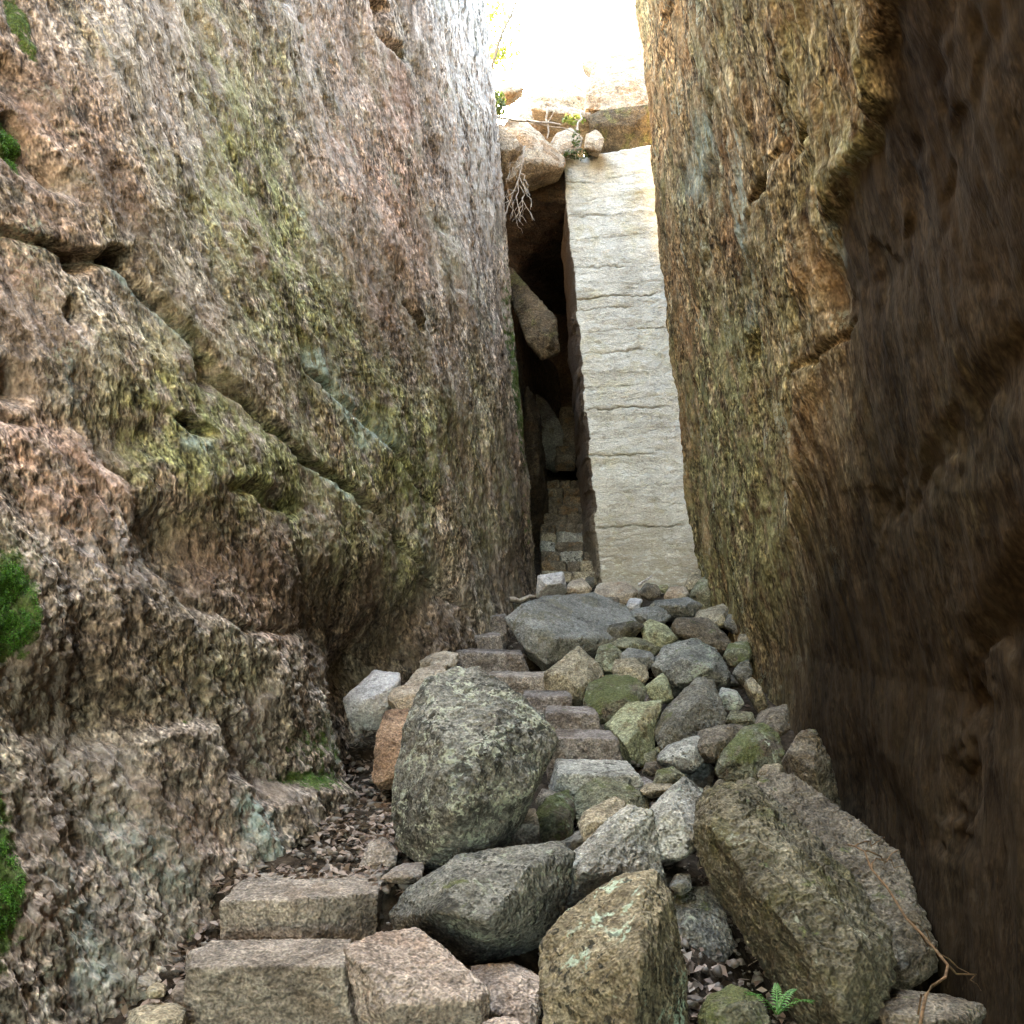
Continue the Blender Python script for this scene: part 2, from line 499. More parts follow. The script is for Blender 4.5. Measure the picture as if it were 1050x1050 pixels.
def voxel_mesh(me, voxel, smooth_it):
    o = bpy.data.objects.new('tmp', me)
    col.objects.link(o)
    md = o.modifiers.new('r', 'REMESH')
    md.mode = 'VOXEL'
    md.voxel_size = voxel
    if smooth_it:
        s = o.modifiers.new('s', 'SMOOTH')
        s.factor = 0.5
        s.iterations = smooth_it
    dg = bpy.context.evaluated_depsgraph_get()
    ev = o.evaluated_get(dg)
    me2 = bpy.data.meshes.new_from_object(ev)
    bpy.data.objects.remove(o)
    bpy.data.meshes.remove(me)
    return me2


def rough_rock(me, seed, rough=1.0, strata=0.6, sdir=None, L=None, sfreq=9.0):
    co, no = get_co(me), get_no(me)
    ext = co.max(0) - co.min(0)
    L = L or float(np.cbrt(max(ext[0], .02) * max(ext[1], .02) * max(ext[2], .02)))
    off = np.array([seed * 13.7 % 91, seed * 7.3 % 57, seed * 3.1 % 43], dtype=np.float32)
    q = co / L + off
    d = 0.016 * fbm(q * 1.7, 3, seed) + 0.011 * ridged(q * 3.6, 4, seed + 5, .55) + 0.012 * fbm(q * 9.0, 4, seed + 9, 0.65) + 0.006 * ridged(q * 17.0, 3, seed + 8)
    # flat conchoidal facets: quantised low noise
    fz = fbm(q * 2.3, 2, seed + 3) * 6.0
    fr = fz - np.floor(fz)
    d += 0.010 * np.minimum(fr * 1.15, (1 - fr) * 8)
    if strata:
        r = random.Random(seed)
        n = np.array(sdir if sdir is not None else (r.uniform(-.3, .3), r.uniform(-.3, .3), 1.0), dtype=np.float32)
        n /= np.linalg.norm(n)
        t = (q @ n) * sfreq + 1.3 * fbm(q * 1.5, 2, seed + 21) + 0.35 * fbm(q * 7.0, 2, seed + 22)
        fr = t - np.floor(t)
        lay = np.minimum(fr * 1.4, (1 - fr) * 5)
        act = sstep(-0.1, 0.35, fbm(q * 1.2, 2, seed + 33))
        d += 0.016 * strata * lay * (0.35 + act)
    co = co + no * (d * L * rough)[:, None]
    me.vertices.foreach_set('co', co.astype(np.float32).ravel())
    me.update()
    return co


ROCK_ID = [0]
RUB = 'loose rocks piled on the crevice floor'


def finish_rock(name, pts, mat, label, cat, group, d, seed, cuts=2, rough=1.0, strata=0.6, smooth=2, vox=2.3, sdir=None, sfreq=9.0,
                cut_depth=(0.88, 0.97), post=None, vmax=240):
    pts = np.asarray(pts, dtype=np.float64)
    me = hull_mesh(pts, cuts, cut_depth, seed)
    ext = pts.max(0) - pts.min(0)
    voxel = max(d / W * vox / FAST_DETAIL, float(ext.max()) / vmax)
    voxel = min(voxel, float(ext.min()) / 7)
    me = voxel_mesh(me, voxel, smooth)
    co = rough_rock(me, seed, rough, strata, sdir, None, sfreq)
    if post:
        co = post(me, co)
    base = np.array([(co[:, 0].min() + co[:, 0].max()) / 2, (co[:, 1].min() + co[:, 1].max()) / 2, co[:, 2].min()])
    me.vertices.foreach_set('co', (co - base).astype(np.float32).ravel())
    me.update()
    o = link(name, me, M[mat], base)
    me.name = name
    tag(o, label, cat, group)
    return o


def R(name, label, mat, outline, ridge=(), d=None, k=1.45, t=None, cat='rock', group=RUB, cuts=2, rough=1.0, strata=0.6, smooth=0,
      vox=1.8, sdir=None, drop=0.12, shrink=0.72, q=0.26, sfreq=9.0, post=None, cut_depth=(0.9, 0.985), under=0.34):
    """a rock: visible outline corners and inner edge corners in photograph pixels, turned into points at real depth;
    hidden corners are added behind and below, the hull is roughened."""
    ROCK_ID[0] += 1
    seed = ROCK_ID[0] * 3 + 11
    yb = max(p[1] for p in outline)
    yt = min(p[1] for p in outline)
    xs = [p[0] for p in outline]
    if d is None:
        d = D(yb)
    size = ((max(xs) - min(xs)) + (yb - yt)) * 0.5 * d / W
    th = t if t is not None else size * 0.8
    pts = []
    ridge = list(ridge)
    if not ridge:
        mx, w_ = (max(xs) + min(xs)) / 2, max(xs) - min(xs)
        r_ = random.Random(seed)
        ym = yt + (yb - yt) * r_.uniform(.38, .5)
        ridge = [(mx - w_ * r_.uniform(.12, .3), ym + (yb - yt) * r_.uniform(-.1, .1)), (mx + w_ * r_.uniform(.12, .3), ym + (yb - yt) * r_.uniform(-.1, .1))]
    for p in outline:
        if len(p) > 2:
            dd = p[2]
        else:
            tt = (yb - p[1]) / max(1, yb - yt)
            dd = k * (yb - p[1]) * d / W + under * size * (1 - tt) ** 2
        pts.append(P(p[0], p[1], d + dd))
    for p in ridge:
        dd = p[2] if len(p) > 2 else k * (yb - p[1]) * d / W - q * size
        pts.append(P(p[0], p[1], d + dd))
    pts = np.array(pts)
    no = len(outline)
    cen = pts[:no].mean(0)
    back = []
    for i in range(no):
        v = cen + (pts[i] - cen) * shrink
        v[1] = max(v[1], cen[1] - 0.1 * size) + th
        v[2] -= drop * size
        back.append(v)
        if outline[i][1] > (yb + yt) / 2:
            w = cen + (pts[i] - cen) * 0.85
            w[1] += 0.25 * th
            w[2] = pts[i][2] - drop * size
            back.append(w)
    allp = np.vstack([pts, np.array(back)])
    if group == RUB:
        cut_depth = (0.70, 0.88)
    return finish_rock(name, allp, mat, label, cat, group, d, seed, cuts + (2 if group == RUB else 1), rough, strata, smooth, vox, sdir, sfreq, cut_depth, post)


def STEP(label, mat, tl, tr, br, bl, d, tread, dr=0.0, group='stone steps climbing the crevice', rough=0.8, cuts=0, extra=()):
    """a step stone: front face corners in pixels at depth d (right end dr deeper), level tread running back"""
    ROCK_ID[0] += 1
    seed = ROCK_ID[0] * 3 + 11
    a, b_, c, e = P(*tl, d), P(*tr, d + dr), P(*br, d + dr - 0.02), P(*bl, d - 0.02)
    pts = [a, b_, c, e]
    for v, s in ((a, .012), (b_, -.012)):
        pts.append(v + np.array([s, tread, 0.012]))
    for v in (c, e):
        pts.append(v + np.array([0, tread, -0.05]))
        pts.append(v + np.array([0, 0.02, -0.10]))
    for x in extra:
        pts.append(P(*x))
    return finish_rock('step_stone', pts, mat, label, 'step stone', group, d, seed, cuts, rough * .75, 0.5, 0, 1.9)


# ------------------------------------------------------------------ the two cliffs
def ZF(Y):
    """floor height along the crevice"""
    py = np.interp(Y, _dd[::-1], _dpy[::-1])
    z = (HY - py) / W * Y
    z = np.where(Y < 3.0, -1.38 + 0 * Y, z)
    z = np.where(Y > 10.0, 0.26 + (Y - 10.0) * 0.55, z)
    return z


def grid_faces(nu, nv):
    i = np.arange(nu - 1)[:, None] * nv + np.arange(nv - 1)[None, :]
    return np.stack([i, i + nv, i + nv + 1, i + 1], -1).reshape(-1, 4)


def axis(knots):
    """[(start, end, step), ...] -> coordinates"""
    out = []
    for a, b, s in knots:
        s /= FAST_DETAIL
        out.append(np.linspace(a, b, max(2, int(round((b - a) / s))), endpoint=False))
    out.append(np.array([knots[-1][1]]))
    return np.concatenate(out)


Z_TOP = 7.5


def close_block(verts, nu, nv, dx, flip):
    """add a back sheet to a wall grid so that it is a solid block"""
    faces = grid_faces(nu, nv)
    if flip:
        faces = faces[:, ::-1]
    idx = np.arange(nu * nv).reshape(nu, nv)
    ring = np.concatenate([idx[:, 0], idx[-1, 1:], idx[-2::-1, -1], idx[0, -2:0:-1]])
    n0 = len(verts)
    bk = verts[ring].copy()
    bk[:, 0] = dx
    verts = np.vstack([verts, bk])
    m = len(ring)
    j = np.arange(m)
    rf = np.stack([ring, ring[(j + 1) % m], n0 + (j + 1) % m, n0 + j], -1)
    if not flip:
        rf = rf[:, ::-1]
    return verts, np.vstack([faces, rf])


# ---- left cliff
ys = axis([(-14, -4, .5), (-4, 1.5, .15), (1.5, 2.4, .04), (2.4, 5.0, .0115), (5.0, 8.0, .017), (8.0, 10.6, .015), (10.6, 17, .08)])
zs = axis([(-2.3, -1.7, .1), (-1.7, 2.2, .0085), (2.2, 6.2, .017), (6.2, Z_TOP, .1)])
Yg, Zg = np.meshgrid(ys, zs, indexing='ij')
Yf, Zf = Yg.ravel().astype(np.float32), Zg.ravel().astype(np.float32)
Zf = np.where(Zf > 6.2, 6.2 + (Zf - 6.2) * np.interp(Yf, [-4, 3, 6.5, 8.5, 17], [3.4, 3.4, 2.2, .12, .12]), Zf)
Zf = np.minimum(Zf, np.interp(Yf, [-14, -1, 1, 4.2, 5.4, 6.3, 8, 9, 10, 17], [10, 9, 6.6, 5.8, 4.8, 4.4, 5.1, 5.8, 6.3, 6.3])).astype(np.float32)  # top heights out of view, shaped for how much sky comes in
XB = np.interp(Yf, [-4, 0, 3, 4, 4.6, 5, 7, 8, 9.3, 10, 10.25, 10.6, 11, 12, 13, 14, 15, 17],
               [-2.4, -2.1, -1.60, -1.43, -1.20, -1.03, -0.52, -0.22, 0.06, 0.24, 0.21, 0.13, 0.13, 0.30, 0.42, 0.56, 0.85, 1.6]).astype(np.float32)
cl = np.interp(Yf, [-4, 3, 5, 7.5, 10, 17], [-0.42, -0.38, -0.27, -0.17, -0.09, -0.09]).astype(np.float32)
zf = ZF(np.minimum(Yf, 10.0)).astype(np.float32)
Xl = XB + cl * (Zf - zf)
Xl += np.interp(Yf, [-14, -1.0, 1.0, 2.8, 8], [.85, .85, .35, .0, 0]) * np.clip(Zf - .62 * np.maximum(Yf, 0) - .5, 0, 9)  # unseen upper wall leaned in behind the camera to shut out skylight
Xl -= sstep(3.4, 4.6, Zf) * 1.6 * sstep(10.05, 10.9, Yf)
px, py = proj(Xl, Yf, Zf)
near = (Yf > 1.6) & (Yf < 10.7)
px = np.where(near, px, -400).astype(np.float32)
p3 = np.stack([Xl, Yf, Zf], -1)
wob = 16 * fbm(p3 * 2.2, 3, 71)
wob2 = 16 * fbm(p3 * 2.2 + 9, 3, 72)
wx, wy = px + wob, py + wob2
disp = 0.10 * fbm(p3 * np.array([.7, .7, .5], np.float32), 3, 1) * sstep(10.6, 9.0, Yf)
disp += 0.024 * ridged(p3 * np.array([1, 2.6, 0.9], np.float32), 4, 2)
disp += 0.016 * fbm(p3 * np.array([4, 9, 3.0], np.float32), 4, 3, 0.6)
disp += 0.011 * ridged(p3 * np.array([8, 22, 6.0], np.float32), 4, 4, .6)
disp += 0.008 * fbm(p3 * np.array([22, 42, 14.0], np.float32), 3, 5, .7)
# rougher, knobbier stone low down
low = sstep(1.2, -0.4, Zf - 0.0) * sstep(9.5, 7.5, Yf)
disp += low * (0.018 * ridged(p3 * 3.1, 4, 8) + 0.022 * fbm(p3 * 8.0, 4, 9, 0.65) + 0.012 * ridged(p3 * 20.0, 2, 10))
# the stepped diagonal crack with its overhang above
crack = [(-60, 215), (40, 250), (85, 268), (120, 275), (165, 322), (205, 370), (235, 400), (275, 440), (300, 462), (340, 490), (385, 520), (430, 565), (485, 625)]
dC, sC, aC = seg_dist(px + 0.5 * wob, py + 0.5 * wob2, crack)
amp = np.interp(aC, [0, .12, .5, .65, .8, 1], [.05, .07, .08, .07, .05, .05])
disp -= amp * np.exp(-(dC / np.interp(aC, [0, .5, .7, 1], [4.0, 4.6, 2.6, 1.9])) ** 2)
disp -= np.where(sC > 0, 1, 0) * np.interp(aC, [0, .1, .55, .75, 1], [.01, .016, .018, .01, 0]) * np.exp(-(dC / 60) ** 2)
disp += np.where(sC < 0, 1, 0) * np.interp(aC, [0, .1, .5, .7, 1], [.005, .014, .016, .01, 0]) * np.exp(-(dC / 45) ** 2)
for cx_, cy_, rx, ry, an, a in [
        (86, 275, 16, 13, 0, -.34), (118, 270, 16, 10, 35, -.26), (66, 320, 9, 16, -10, -.25), (203, 378, 20, 12, 45, -.30),
        (183, 442, 22, 8, 25, -.28), (160, 555, 42, 36, 30, -.30), (262, 512, 52, 10, 8, -.26), (118, 440, 34, 26, 30, -.14),
        (12, 75, 26, 16, 20, -.20), (45, 175, 32, 9, 42, -.22), (10, 385, 18, 22, 0, -.15), (392, 15, 9, 26, -12, -.14), (300, 8, 10, 8, 0, -.1),
        (155, 385, 42, 45, 0, .10), (215, 470, 62, 48, 15, .15), (190, 505, 40, 30, 0, .08), (120, 345, 34, 40, 0, .08),
        (285, 560, 60, 34, 10, .07), (340, 330, 40, 36, 40, -.04), (265, 300, 55, 70, 20, .06),
        (395, 640, 75, 55, -15, -.42), (330, 640, 40, 40, 0, -.10), (455, 600, 50, 24, 50, -.12),
        (120, 640, 60, 36, 25, .08), (70, 740, 55, 40, 10, -.20), (40, 610, 40, 60, 0, .10), (20, 730, 40, 40, 0, -.15),
        (25, 900, 50, 90, 0, .10), (200, 640, 70, 40, 25, .10)]:
    disp += a * (.8 if rx < 24 else .30) * blob(wx, wy, cx_, cy_, rx * (.8 if rx < 24 else 1), ry * (.8 if rx < 24 else 1), an)
for line, a, w in [([(20, 120), (62, 188)], .14, 5), ([(300, 462), (340, 487), (380, 518)], .10, 3), ([(310, 345), (318, 380), (345, 400)], .07, 4),
                   ([(330, 390), (385, 440), (450, 520)], .05, 3), ([(440, 590), (485, 625)], .06, 2.2), ([(415, 315), (432, 340)], .05, 2.5),
                   ([(380, 0), (400, 40), (420, 60)], .10, 4), ([(410, 0), (440, 120), (462, 300)], .05, 4)]:
    dl, _, _ = seg_dist(px + .4 * wob, py + .4 * wob2, line)
    disp -= a * np.exp(-(dl / w) ** 2)
# bulging lower block and the ledges by the path
blk = [(-200, 380), (0, 425), (65, 445), (125, 488), (152, 560), (180, 610), (235, 650), (330, 640), (420, 700)]
dB, sB, aB = seg_dist(wx, wy, blk)
disp += 0.05 * sstep(-8, 26, dB * sB) * np.interp(aB, [0, .7, .85, 1], [1, 1, .35, .15])
disp -= 0.04 * np.exp(-(dB / 5) ** 2) * sstep(-.1, .25, fbm(p3 * 2.5, 2, 61))
led = [(110, 760), (152, 742), (205, 738), (216, 790), (262, 806), (338, 800), (388, 806), (430, 800)]
dE, sE, aE = seg_dist(px + .4 * wob, py + .4 * wob2, led)
disp += 0.08 * sstep(-5, 12, dE * sE) * (sstep(60, 180, px) * sstep(470, 380, px))
led2 = [(228, 868), (232, 826), (275, 820), (300, 850), (372, 838)]
d2_, s2_, _ = seg_dist(px + .4 * wob, py + .4 * wob2, led2)
disp += 0.04 * sstep(-4, 6, d2_ * s2_) * sstep(190, 240, px) * sstep(430, 370, px)
disp -= 0.36 * np.exp(-((Yf - 6.35) / .75) ** 2) * sstep(.75, .25, Zf - zf)
disp *= np.where(Yf > 10.6, 0.7, 1.0)
Xd = Xl + disp
Zd = Zf + 0.25 * disp * 0
verts = np.stack([Xd, Yf - 0.22 * disp, Zd], -1)
v_all, f_all = close_block(verts, len(ys), len(zs), -9.0, False)
me = mesh_np('cliff', v_all, f_all)
pad = len(v_all) - len(verts)


def padz(a):
    return np.concatenate([a, np.zeros(pad, np.float32)])


nz = fbm(p3 * 1.5, 4, 40)
olive = np.clip(blob(px, py, 215, 470, 110, 90, 20) + .9 * blob(px, py, 300, 330, 190, 60, 60) + .8 * blob(px, py, 260, 120, 160, 55, 75)
                + .8 * blob(px, py, 420, 480, 120, 90, 40) + .6 * blob(px, py, 150, 370, 70, 60) + .5 * blob(px, py, 340, 560, 120, 50, 30) + .5 * nz, 0, 1)
pink = np.clip(.9 * blob(px, py, 60, 500, 130, 70, 30) + .8 * blob(px, py, 390, 150, 60, 200, -10) + .7 * blob(px, py, 300, 610, 130, 60, 20)
               + .5 * blob(px, py, 90, 150, 90, 110) + .6 * blob(px, py, 30, 260, 60, 60) - .6 * nz, 0, 1)
mossy = np.clip(1.0 * blob(px, py, -8, 625, 32, 70) + .85 * blob(px, py, -10, 900, 28, 110) + .7 * blob(px, py, 30, 30, 12, 46, -20) + .9 * blob(px, py, 15, 150, 14, 40, -20)
                + .62 * blob(px, py, 531, 395, 10, 80, 0) + .40 * blob(px, py, 543, 520, 12, 80, 0) + .45 * blob(px, py, 522, 300, 6, 60, 0)
                + .42 * blob(px, py, 300, 800, 44, 9) + .4 * blob(px, py, 175, 740, 36, 8) + .5 * blob(px, py, 205, 960, 50, 80, 25) + .35 * blob(px, py, 350, 780, 60, 50)
                + .22 * blob(px, py, 320, 740, 70, 60) + .28 * blob(px, py, 215, 440, 90, 80), 0, 1)
pal = np.zeros_like(px)
for line, a, w in [([(325, 365), (340, 395), (365, 430), (400, 455)], .9, 9), ([(358, 415), (372, 455)], .8, 7), ([(105, 275), (150, 315), (190, 355)], .7, 5),
                   ([(62, 370), (66, 420)], .5, 5), ([(172, 455), (192, 460)], .8, 7), ([(230, 825), (250, 870)], .8, 14), ([(300, 465), (350, 505), (380, 522)], .6, 3),
                   ([(545, 430), (549, 500)], .5, 3), ([(60, 900), (90, 1000)], .5, 22), ([(120, 860), (160, 900)], .4, 26), ([(350, 735), (365, 770)], .5, 12)]:
    dl, _, _ = seg_dist(px + .3 * wob, py + .3 * wob2, line)
    pal = np.maximum(pal, a * np.exp(-(dl / w) ** 2))
sunlight_pale = np.clip(1.0 * blob(px, py, 478, 70, 34, 190, -5) + .5 * blob(px, py, 160, 90, 60, 150, -22) + .45 * blob(px, py, 330, 90, 40, 160, -15) + .4 * blob(px, py, 110, 560, 60, 50), 0, 1)  # painted sunlight at the far edge, plus weaker pale patches
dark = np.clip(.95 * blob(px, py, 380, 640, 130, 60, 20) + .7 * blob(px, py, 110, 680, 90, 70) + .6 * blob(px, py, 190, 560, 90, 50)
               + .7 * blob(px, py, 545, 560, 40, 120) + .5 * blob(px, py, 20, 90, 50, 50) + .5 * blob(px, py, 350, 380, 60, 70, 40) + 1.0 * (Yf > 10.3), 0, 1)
for nm, a in (('olive', olive), ('pink', pink), ('mossy', mossy), ('pale', pal), ('shadowy', dark), ('sunlight_pale', sunlight_pale)):
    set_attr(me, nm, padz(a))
at = me.attributes.new('st', 'FLOAT_VECTOR', 'POINT')
at.data.foreach_set('vector', np.vstack([verts, np.zeros((pad, 3))]).astype(np.float32).ravel())
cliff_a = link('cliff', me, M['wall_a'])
tag(cliff_a, 'tall pinkish olive rock wall with a stepped diagonal crack and mossy ledges beside the stairs', 'rock wall', None, 'thing')
LV, LPX, LPY, LM = verts, px, py, mossy

# ---- right cliff
ys = axis([(-14, -4, .5), (-4, 1.2, .15), (1.2, 2.4, .035), (2.4, 5.0, .016), (5.0, 10.7, .016), (10.7, 12.0, .06)])
zs = axis([(-2.3, -1.6, .05), (-1.6, 2.6, .012), (2.6, 6.3, .018), (6.3, Z_TOP, .1)])
Yg, Zg = np.meshgrid(ys, zs, indexing='ij')
Yf, Zf = Yg.ravel().astype(np.float32), Zg.ravel().astype(np.float32)
Zf = np.where(Zf > 6.2, 6.2 + (Zf - 6.2) * np.interp(Yf, [-4, 3, 6.5, 8.5, 17], [3.4, 3.4, 2.2, .12, .12]), Zf)
Zf = np.minimum(Zf, np.interp(Yf, [-14, 4.2, 5.4, 6.3, 8, 9, 10, 17], [9, 8, 7.4, 7.0, 6.8, 6.7, 6.6, 6.6])).astype(np.float32)  # tops out of view, raised to block sun and sky
cr = np.interp(Yf, [-4, 3, 6, 10, 12], [-0.30, -0.28, -0.19, -0.093, -0.093]).astype(np.float32)
Xr = np.interp(Yf, [-4, 3, 5, 7, 10, 12], [1.45, 1.47, 1.58, 1.72, 1.81, 1.85]).astype(np.float32) + cr * (np.maximum(Zf, -0.35 + 0 * Zf) - 0.26)
Xr += 2.2 * np.clip(Yf - 10.45, 0, 9) ** 1.2
px, py = proj(Xr, Yf, Zf)
ok = (Yf > 1.6) & (Yf < 10.9)
px = np.where(ok, px, 1400).astype(np.float32)
p3 = np.stack([Xr, Yf, Zf], -1)
wob = 14 * fbm(p3 * 2.0, 3, 171)
wob2 = 14 * fbm(p3 * 2.0 + 9, 3, 172)
disp = 0.09 * fbm(p3 * np.array([.7, .7, .45], np.float32), 3, 101) * sstep(10.8, 9.4, Yf)
disp += 0.040 * ridged(p3 * np.array([1, 2.2, 0.55], np.float32), 4, 102)
fdisp = 0.024 * fbm(p3 * np.array([4, 8, 2.2], np.float32), 4, 103, 0.6)
fdisp += 0.012 * ridged(p3 * np.array([8, 18, 5.0], np.float32), 3, 104)
fdisp += 0.006 * fbm(p3 * np.array([30, 44, 22.0], np.float32), 2, 105)
lip_y = [-200, 0, 60, 100, 150, 180, 230, 280, 340, 420, 480, 530, 570, 620, 690, 760, 1200]
lip_x = [940, 905, 888, 893, 872, 848, 838, 832, 838, 834, 826, 812, 793, 783, 776, 775, 760]
xl = np.interp(py, lip_y, lip_x)
amp = np.interp(py, [-200, 0, 150, 290, 330, 500, 620, 760], [.03, .035, .05, .05, .04, .03, .05, .06])
wl = px + .35 * wob - xl
disp *= 1 - .62 * sstep(-20, 35, wl)
disp += fdisp * (1 - .8 * sstep(-5, 30, wl)) + .006 * fbm(p3 * 7.0, 4, 108, .65) * sstep(0, 30, wl)
disp -= .10 * fbm(p3 * np.array([1.5, 1.5, .8], np.float32), 2, 166) * np.exp(-(wl / 30) ** 2) * 0
lw = np.interp(py, [0, 280, 420, 560, 760], [1, 1, 2.5, 4, 3])
disp -= amp * sstep(-5, 9, wl / lw)
disp += .02 * np.exp(-((wl + 10) / 14) ** 2)
sm = sstep(0, 40, wl)
# hollow band and overhang in the dark part
for line, a, w in [([(1010, -60), (955, 120), (915, 220), (850, 300)], .035, 30), ([(1060, 300), (1000, 400), (950, 480), (900, 520)], .04, 26),
                   ([(800, 80), (795, 150), (770, 230), (765, 330), (764, 370)], .06, 2.6), ([(815, 130), (800, 160)], .04, 3), ([(735, 60), (728, 200), (720, 330)], .04, 4),
                   ([(690, 0), (680, 60), (668, 160)], .05, 3.5), ([(860, 330), (845, 350), (815, 390)], .03, 3), ([(1050, 560), (990, 700), (960, 860)], .06, 20)]:
    dl, _, _ = seg_dist(px + .6 * wob, py + .6 * wob2, line)
    disp -= a * np.exp(-(dl / w) ** 2) * (.35 + .65 * sstep(-.3, .2, fbm(p3 * 5.0, 3, 161)))
disp -= 0.10 * blob(px, py, 885, 850, 40, 90, -20) * sm
Xd = Xr - disp
verts = np.stack([Xd, Yf, Zf], -1)
v_all, f_all = close_block(verts, len(ys), len(zs), 9.0, True)
me = mesh_np('cliff', v_all, f_all)
pad = len(v_all) - len(verts)
nz = fbm(p3 * 1.5, 4, 140)
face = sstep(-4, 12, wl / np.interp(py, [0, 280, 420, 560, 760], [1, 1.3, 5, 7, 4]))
olive = np.clip((.75 * blob(px, py, 745, 470, 50, 160) + .5 * nz + .35) * (1 - .6 * face) + .5 * blob(px, py, 880, 170, 30, 80, 20) * (1 - face)
                + .45 * face * blob(px, py, 950, 480, 70, 120, 20), 0, 1)
pink = np.clip((.9 * blob(px, py, 680, 60, 30, 140) + .5 * blob(px, py, 700, 400, 22, 200) - .5 * nz) * (1 - face) + .25 * face * blob(px, py, 960, 700, 120, 140), 0, 1)
pal = np.zeros_like(px)
for line, a, w in [([(760, 330), (762, 240), (758, 140)], .55, 5), ([(722, 120), (715, 200)], .3, 8), ([(840, 270), (838, 230)], .4, 5)]:
    dl, _, _ = seg_dist(px + .3 * wob, py + .3 * wob2, line)
    pal = np.maximum(pal, a * np.exp(-(dl / w) ** 2))
dk = np.clip(face * 1.0, 0, 1)  # shade of the overhanging face put into the colour
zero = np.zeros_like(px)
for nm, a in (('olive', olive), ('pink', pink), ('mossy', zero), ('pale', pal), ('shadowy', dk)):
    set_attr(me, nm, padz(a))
at = me.attributes.new('st', 'FLOAT_VECTOR', 'POINT')
at.data.foreach_set('vector', np.vstack([verts, np.zeros((pad, 3))]).astype(np.float32).ravel())
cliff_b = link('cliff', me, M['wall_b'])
tag(cliff_b, 'dark brown overhanging rock wall with a golden flaky strip next to the pale slab', 'rock wall', None, 'thing')

# ------------------------------------------------------------------ ground
gx = np.concatenate([np.linspace(-160, -6, 14), np.linspace(-5, 5, 130), np.linspace(6, 160, 14)])
gy = np.concatenate([np.linspace(-160, -5, 12), np.linspace(-4, 16, 240), np.linspace(17, 30, 14), np.linspace(40, 200, 8)])
GX, GY = np.meshgrid(gx, gy, indexing='ij')
gxf, gyf = GX.ravel().astype(np.float32), GY.ravel().astype(np.float32)
gz = ZF(gyf) - 0.17
gz = np.where(gyf > 10, np.interp(gyf, [10, 11, 12.5, 14.5, 17, 22, 30, 400], [.1, .35, .9, 2.0, 4.2, 6.2, 7.0, 7.0]), gz)
# the floor sinks towards the foot of the dark wall and towards the front
pitx = np.interp(gyf, [2.5, 5.5, 7], [.55, .9, 1.3])
gz -= 0.55 * sstep(0, .55, gxf - pitx) * sstep(7.0, 5.6, gyf) * sstep(3.5, 2.5, gxf)
gz += 0.11 * sstep(-.25, -.45, gxf) * sstep(5.6, 5.0, gyf) * sstep(4.08, 4.22, gyf)
gz -= 0.03 * sstep(4.2, 4.0, gyf)
g3 = np.stack([gxf, gyf, gz], -1)
gz = gz + 0.03 * fbm(g3 * 5, 4, 200)
GZ = gz.reshape(len(gx), len(gy))
me = mesh_np('ground', np.stack([gxf, gyf, gz], -1), grid_faces(len(gx), len(gy)))
ground = link('ground', me, M['soil'])
tag(ground, kind='structure')

# ------------------------------------------------------------------ the leaning slab
CR = [(187, .03, 575, 606, .9), (183, .12, 620, 660, .6), (222, .05, 595, 640, .7), (246, .10, 600, 660, .5), (274, .03, 588, 640, 1.0), (308, .10, 592, 690, 1.0), (319, .08, 592, 650, .7),
      (336, .05, 655, 692, 1.2), (341, .04, 592, 640, .6), (363, .09, 598, 660, .8), (398, .03, 598, 690, .6), (420, .04, 602, 690, .9), (467, .02, 605, 676, 1.0),
      (541, .03, 615, 705, .8), (290, .1, 640, 690, .35), (440, .04, 640, 700, .3), (500, .05, 640, 700, .3), (205, .1, 600, 660, .4)]


def slab_post(me, co):
    px, py = proj(co[:, 0], co[:, 1], co[:, 2])
    co[:, 0] += 0.016 * fbm(co * np.array([.4, .4, 2.6], np.float32), 4, 310, .6) - .02 * sstep(.15, .4, fbm(co * np.array([.4, .4, 4.5], np.float32), 2, 311))
    n1 = fbm(co * 3.0, 3, 300) * 2.2 + fbm(co * 16.0, 2, 304) * 1.6
    n2 = sstep(-.25, .15, fbm(co * 4.0 + 5, 2, 301))
    g = np.zeros(len(co), np.float32)
    for y0, sl, x0, x1, a in CR:
        yy = y0 - sl * (px - x0)
        w = np.exp(-((py + n1 - yy) / 0.75) ** 2) * sstep(x0 - 6, x0 + 3, px) * sstep(x1 + 6, x1 - 3, px)
        g = np.maximum(g, a * w * (.6 + .4 * n2))
    front = sstep(10.5, 10.3, co[:, 1] - 0.165 * co[:, 2])
    g *= front
    co[:, 1] += 0.02 * g
    # strata: flat faces that step slightly
    t = co[:, 2] * 4.2 + 0.5 * fbm(co * 1.2, 2, 302)
    fr = t - np.floor(t)
    co[:, 1] += 0.007 * np.minimum(fr, (1 - fr) * 5) * front + 0.012 * fbm(co * np.array([2, 2, 7], np.float32), 4, 303, .6) * front
    set_attr(me, 'groove', np.clip(g * 1.1, 0, 1))
    nn = get_no(me)
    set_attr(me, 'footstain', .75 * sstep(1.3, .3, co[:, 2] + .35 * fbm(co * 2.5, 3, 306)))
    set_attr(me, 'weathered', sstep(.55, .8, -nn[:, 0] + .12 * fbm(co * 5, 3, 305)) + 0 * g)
    return co


def hull_world(name, label, mat, pts, cat='rock', group=None, **kw):
    ROCK_ID[0] += 1
    seed = ROCK_ID[0] * 3 + 11
    d = min(p[1] for p in pts)
    return finish_rock(name, pts, mat, label, cat, group, d, seed, **kw)


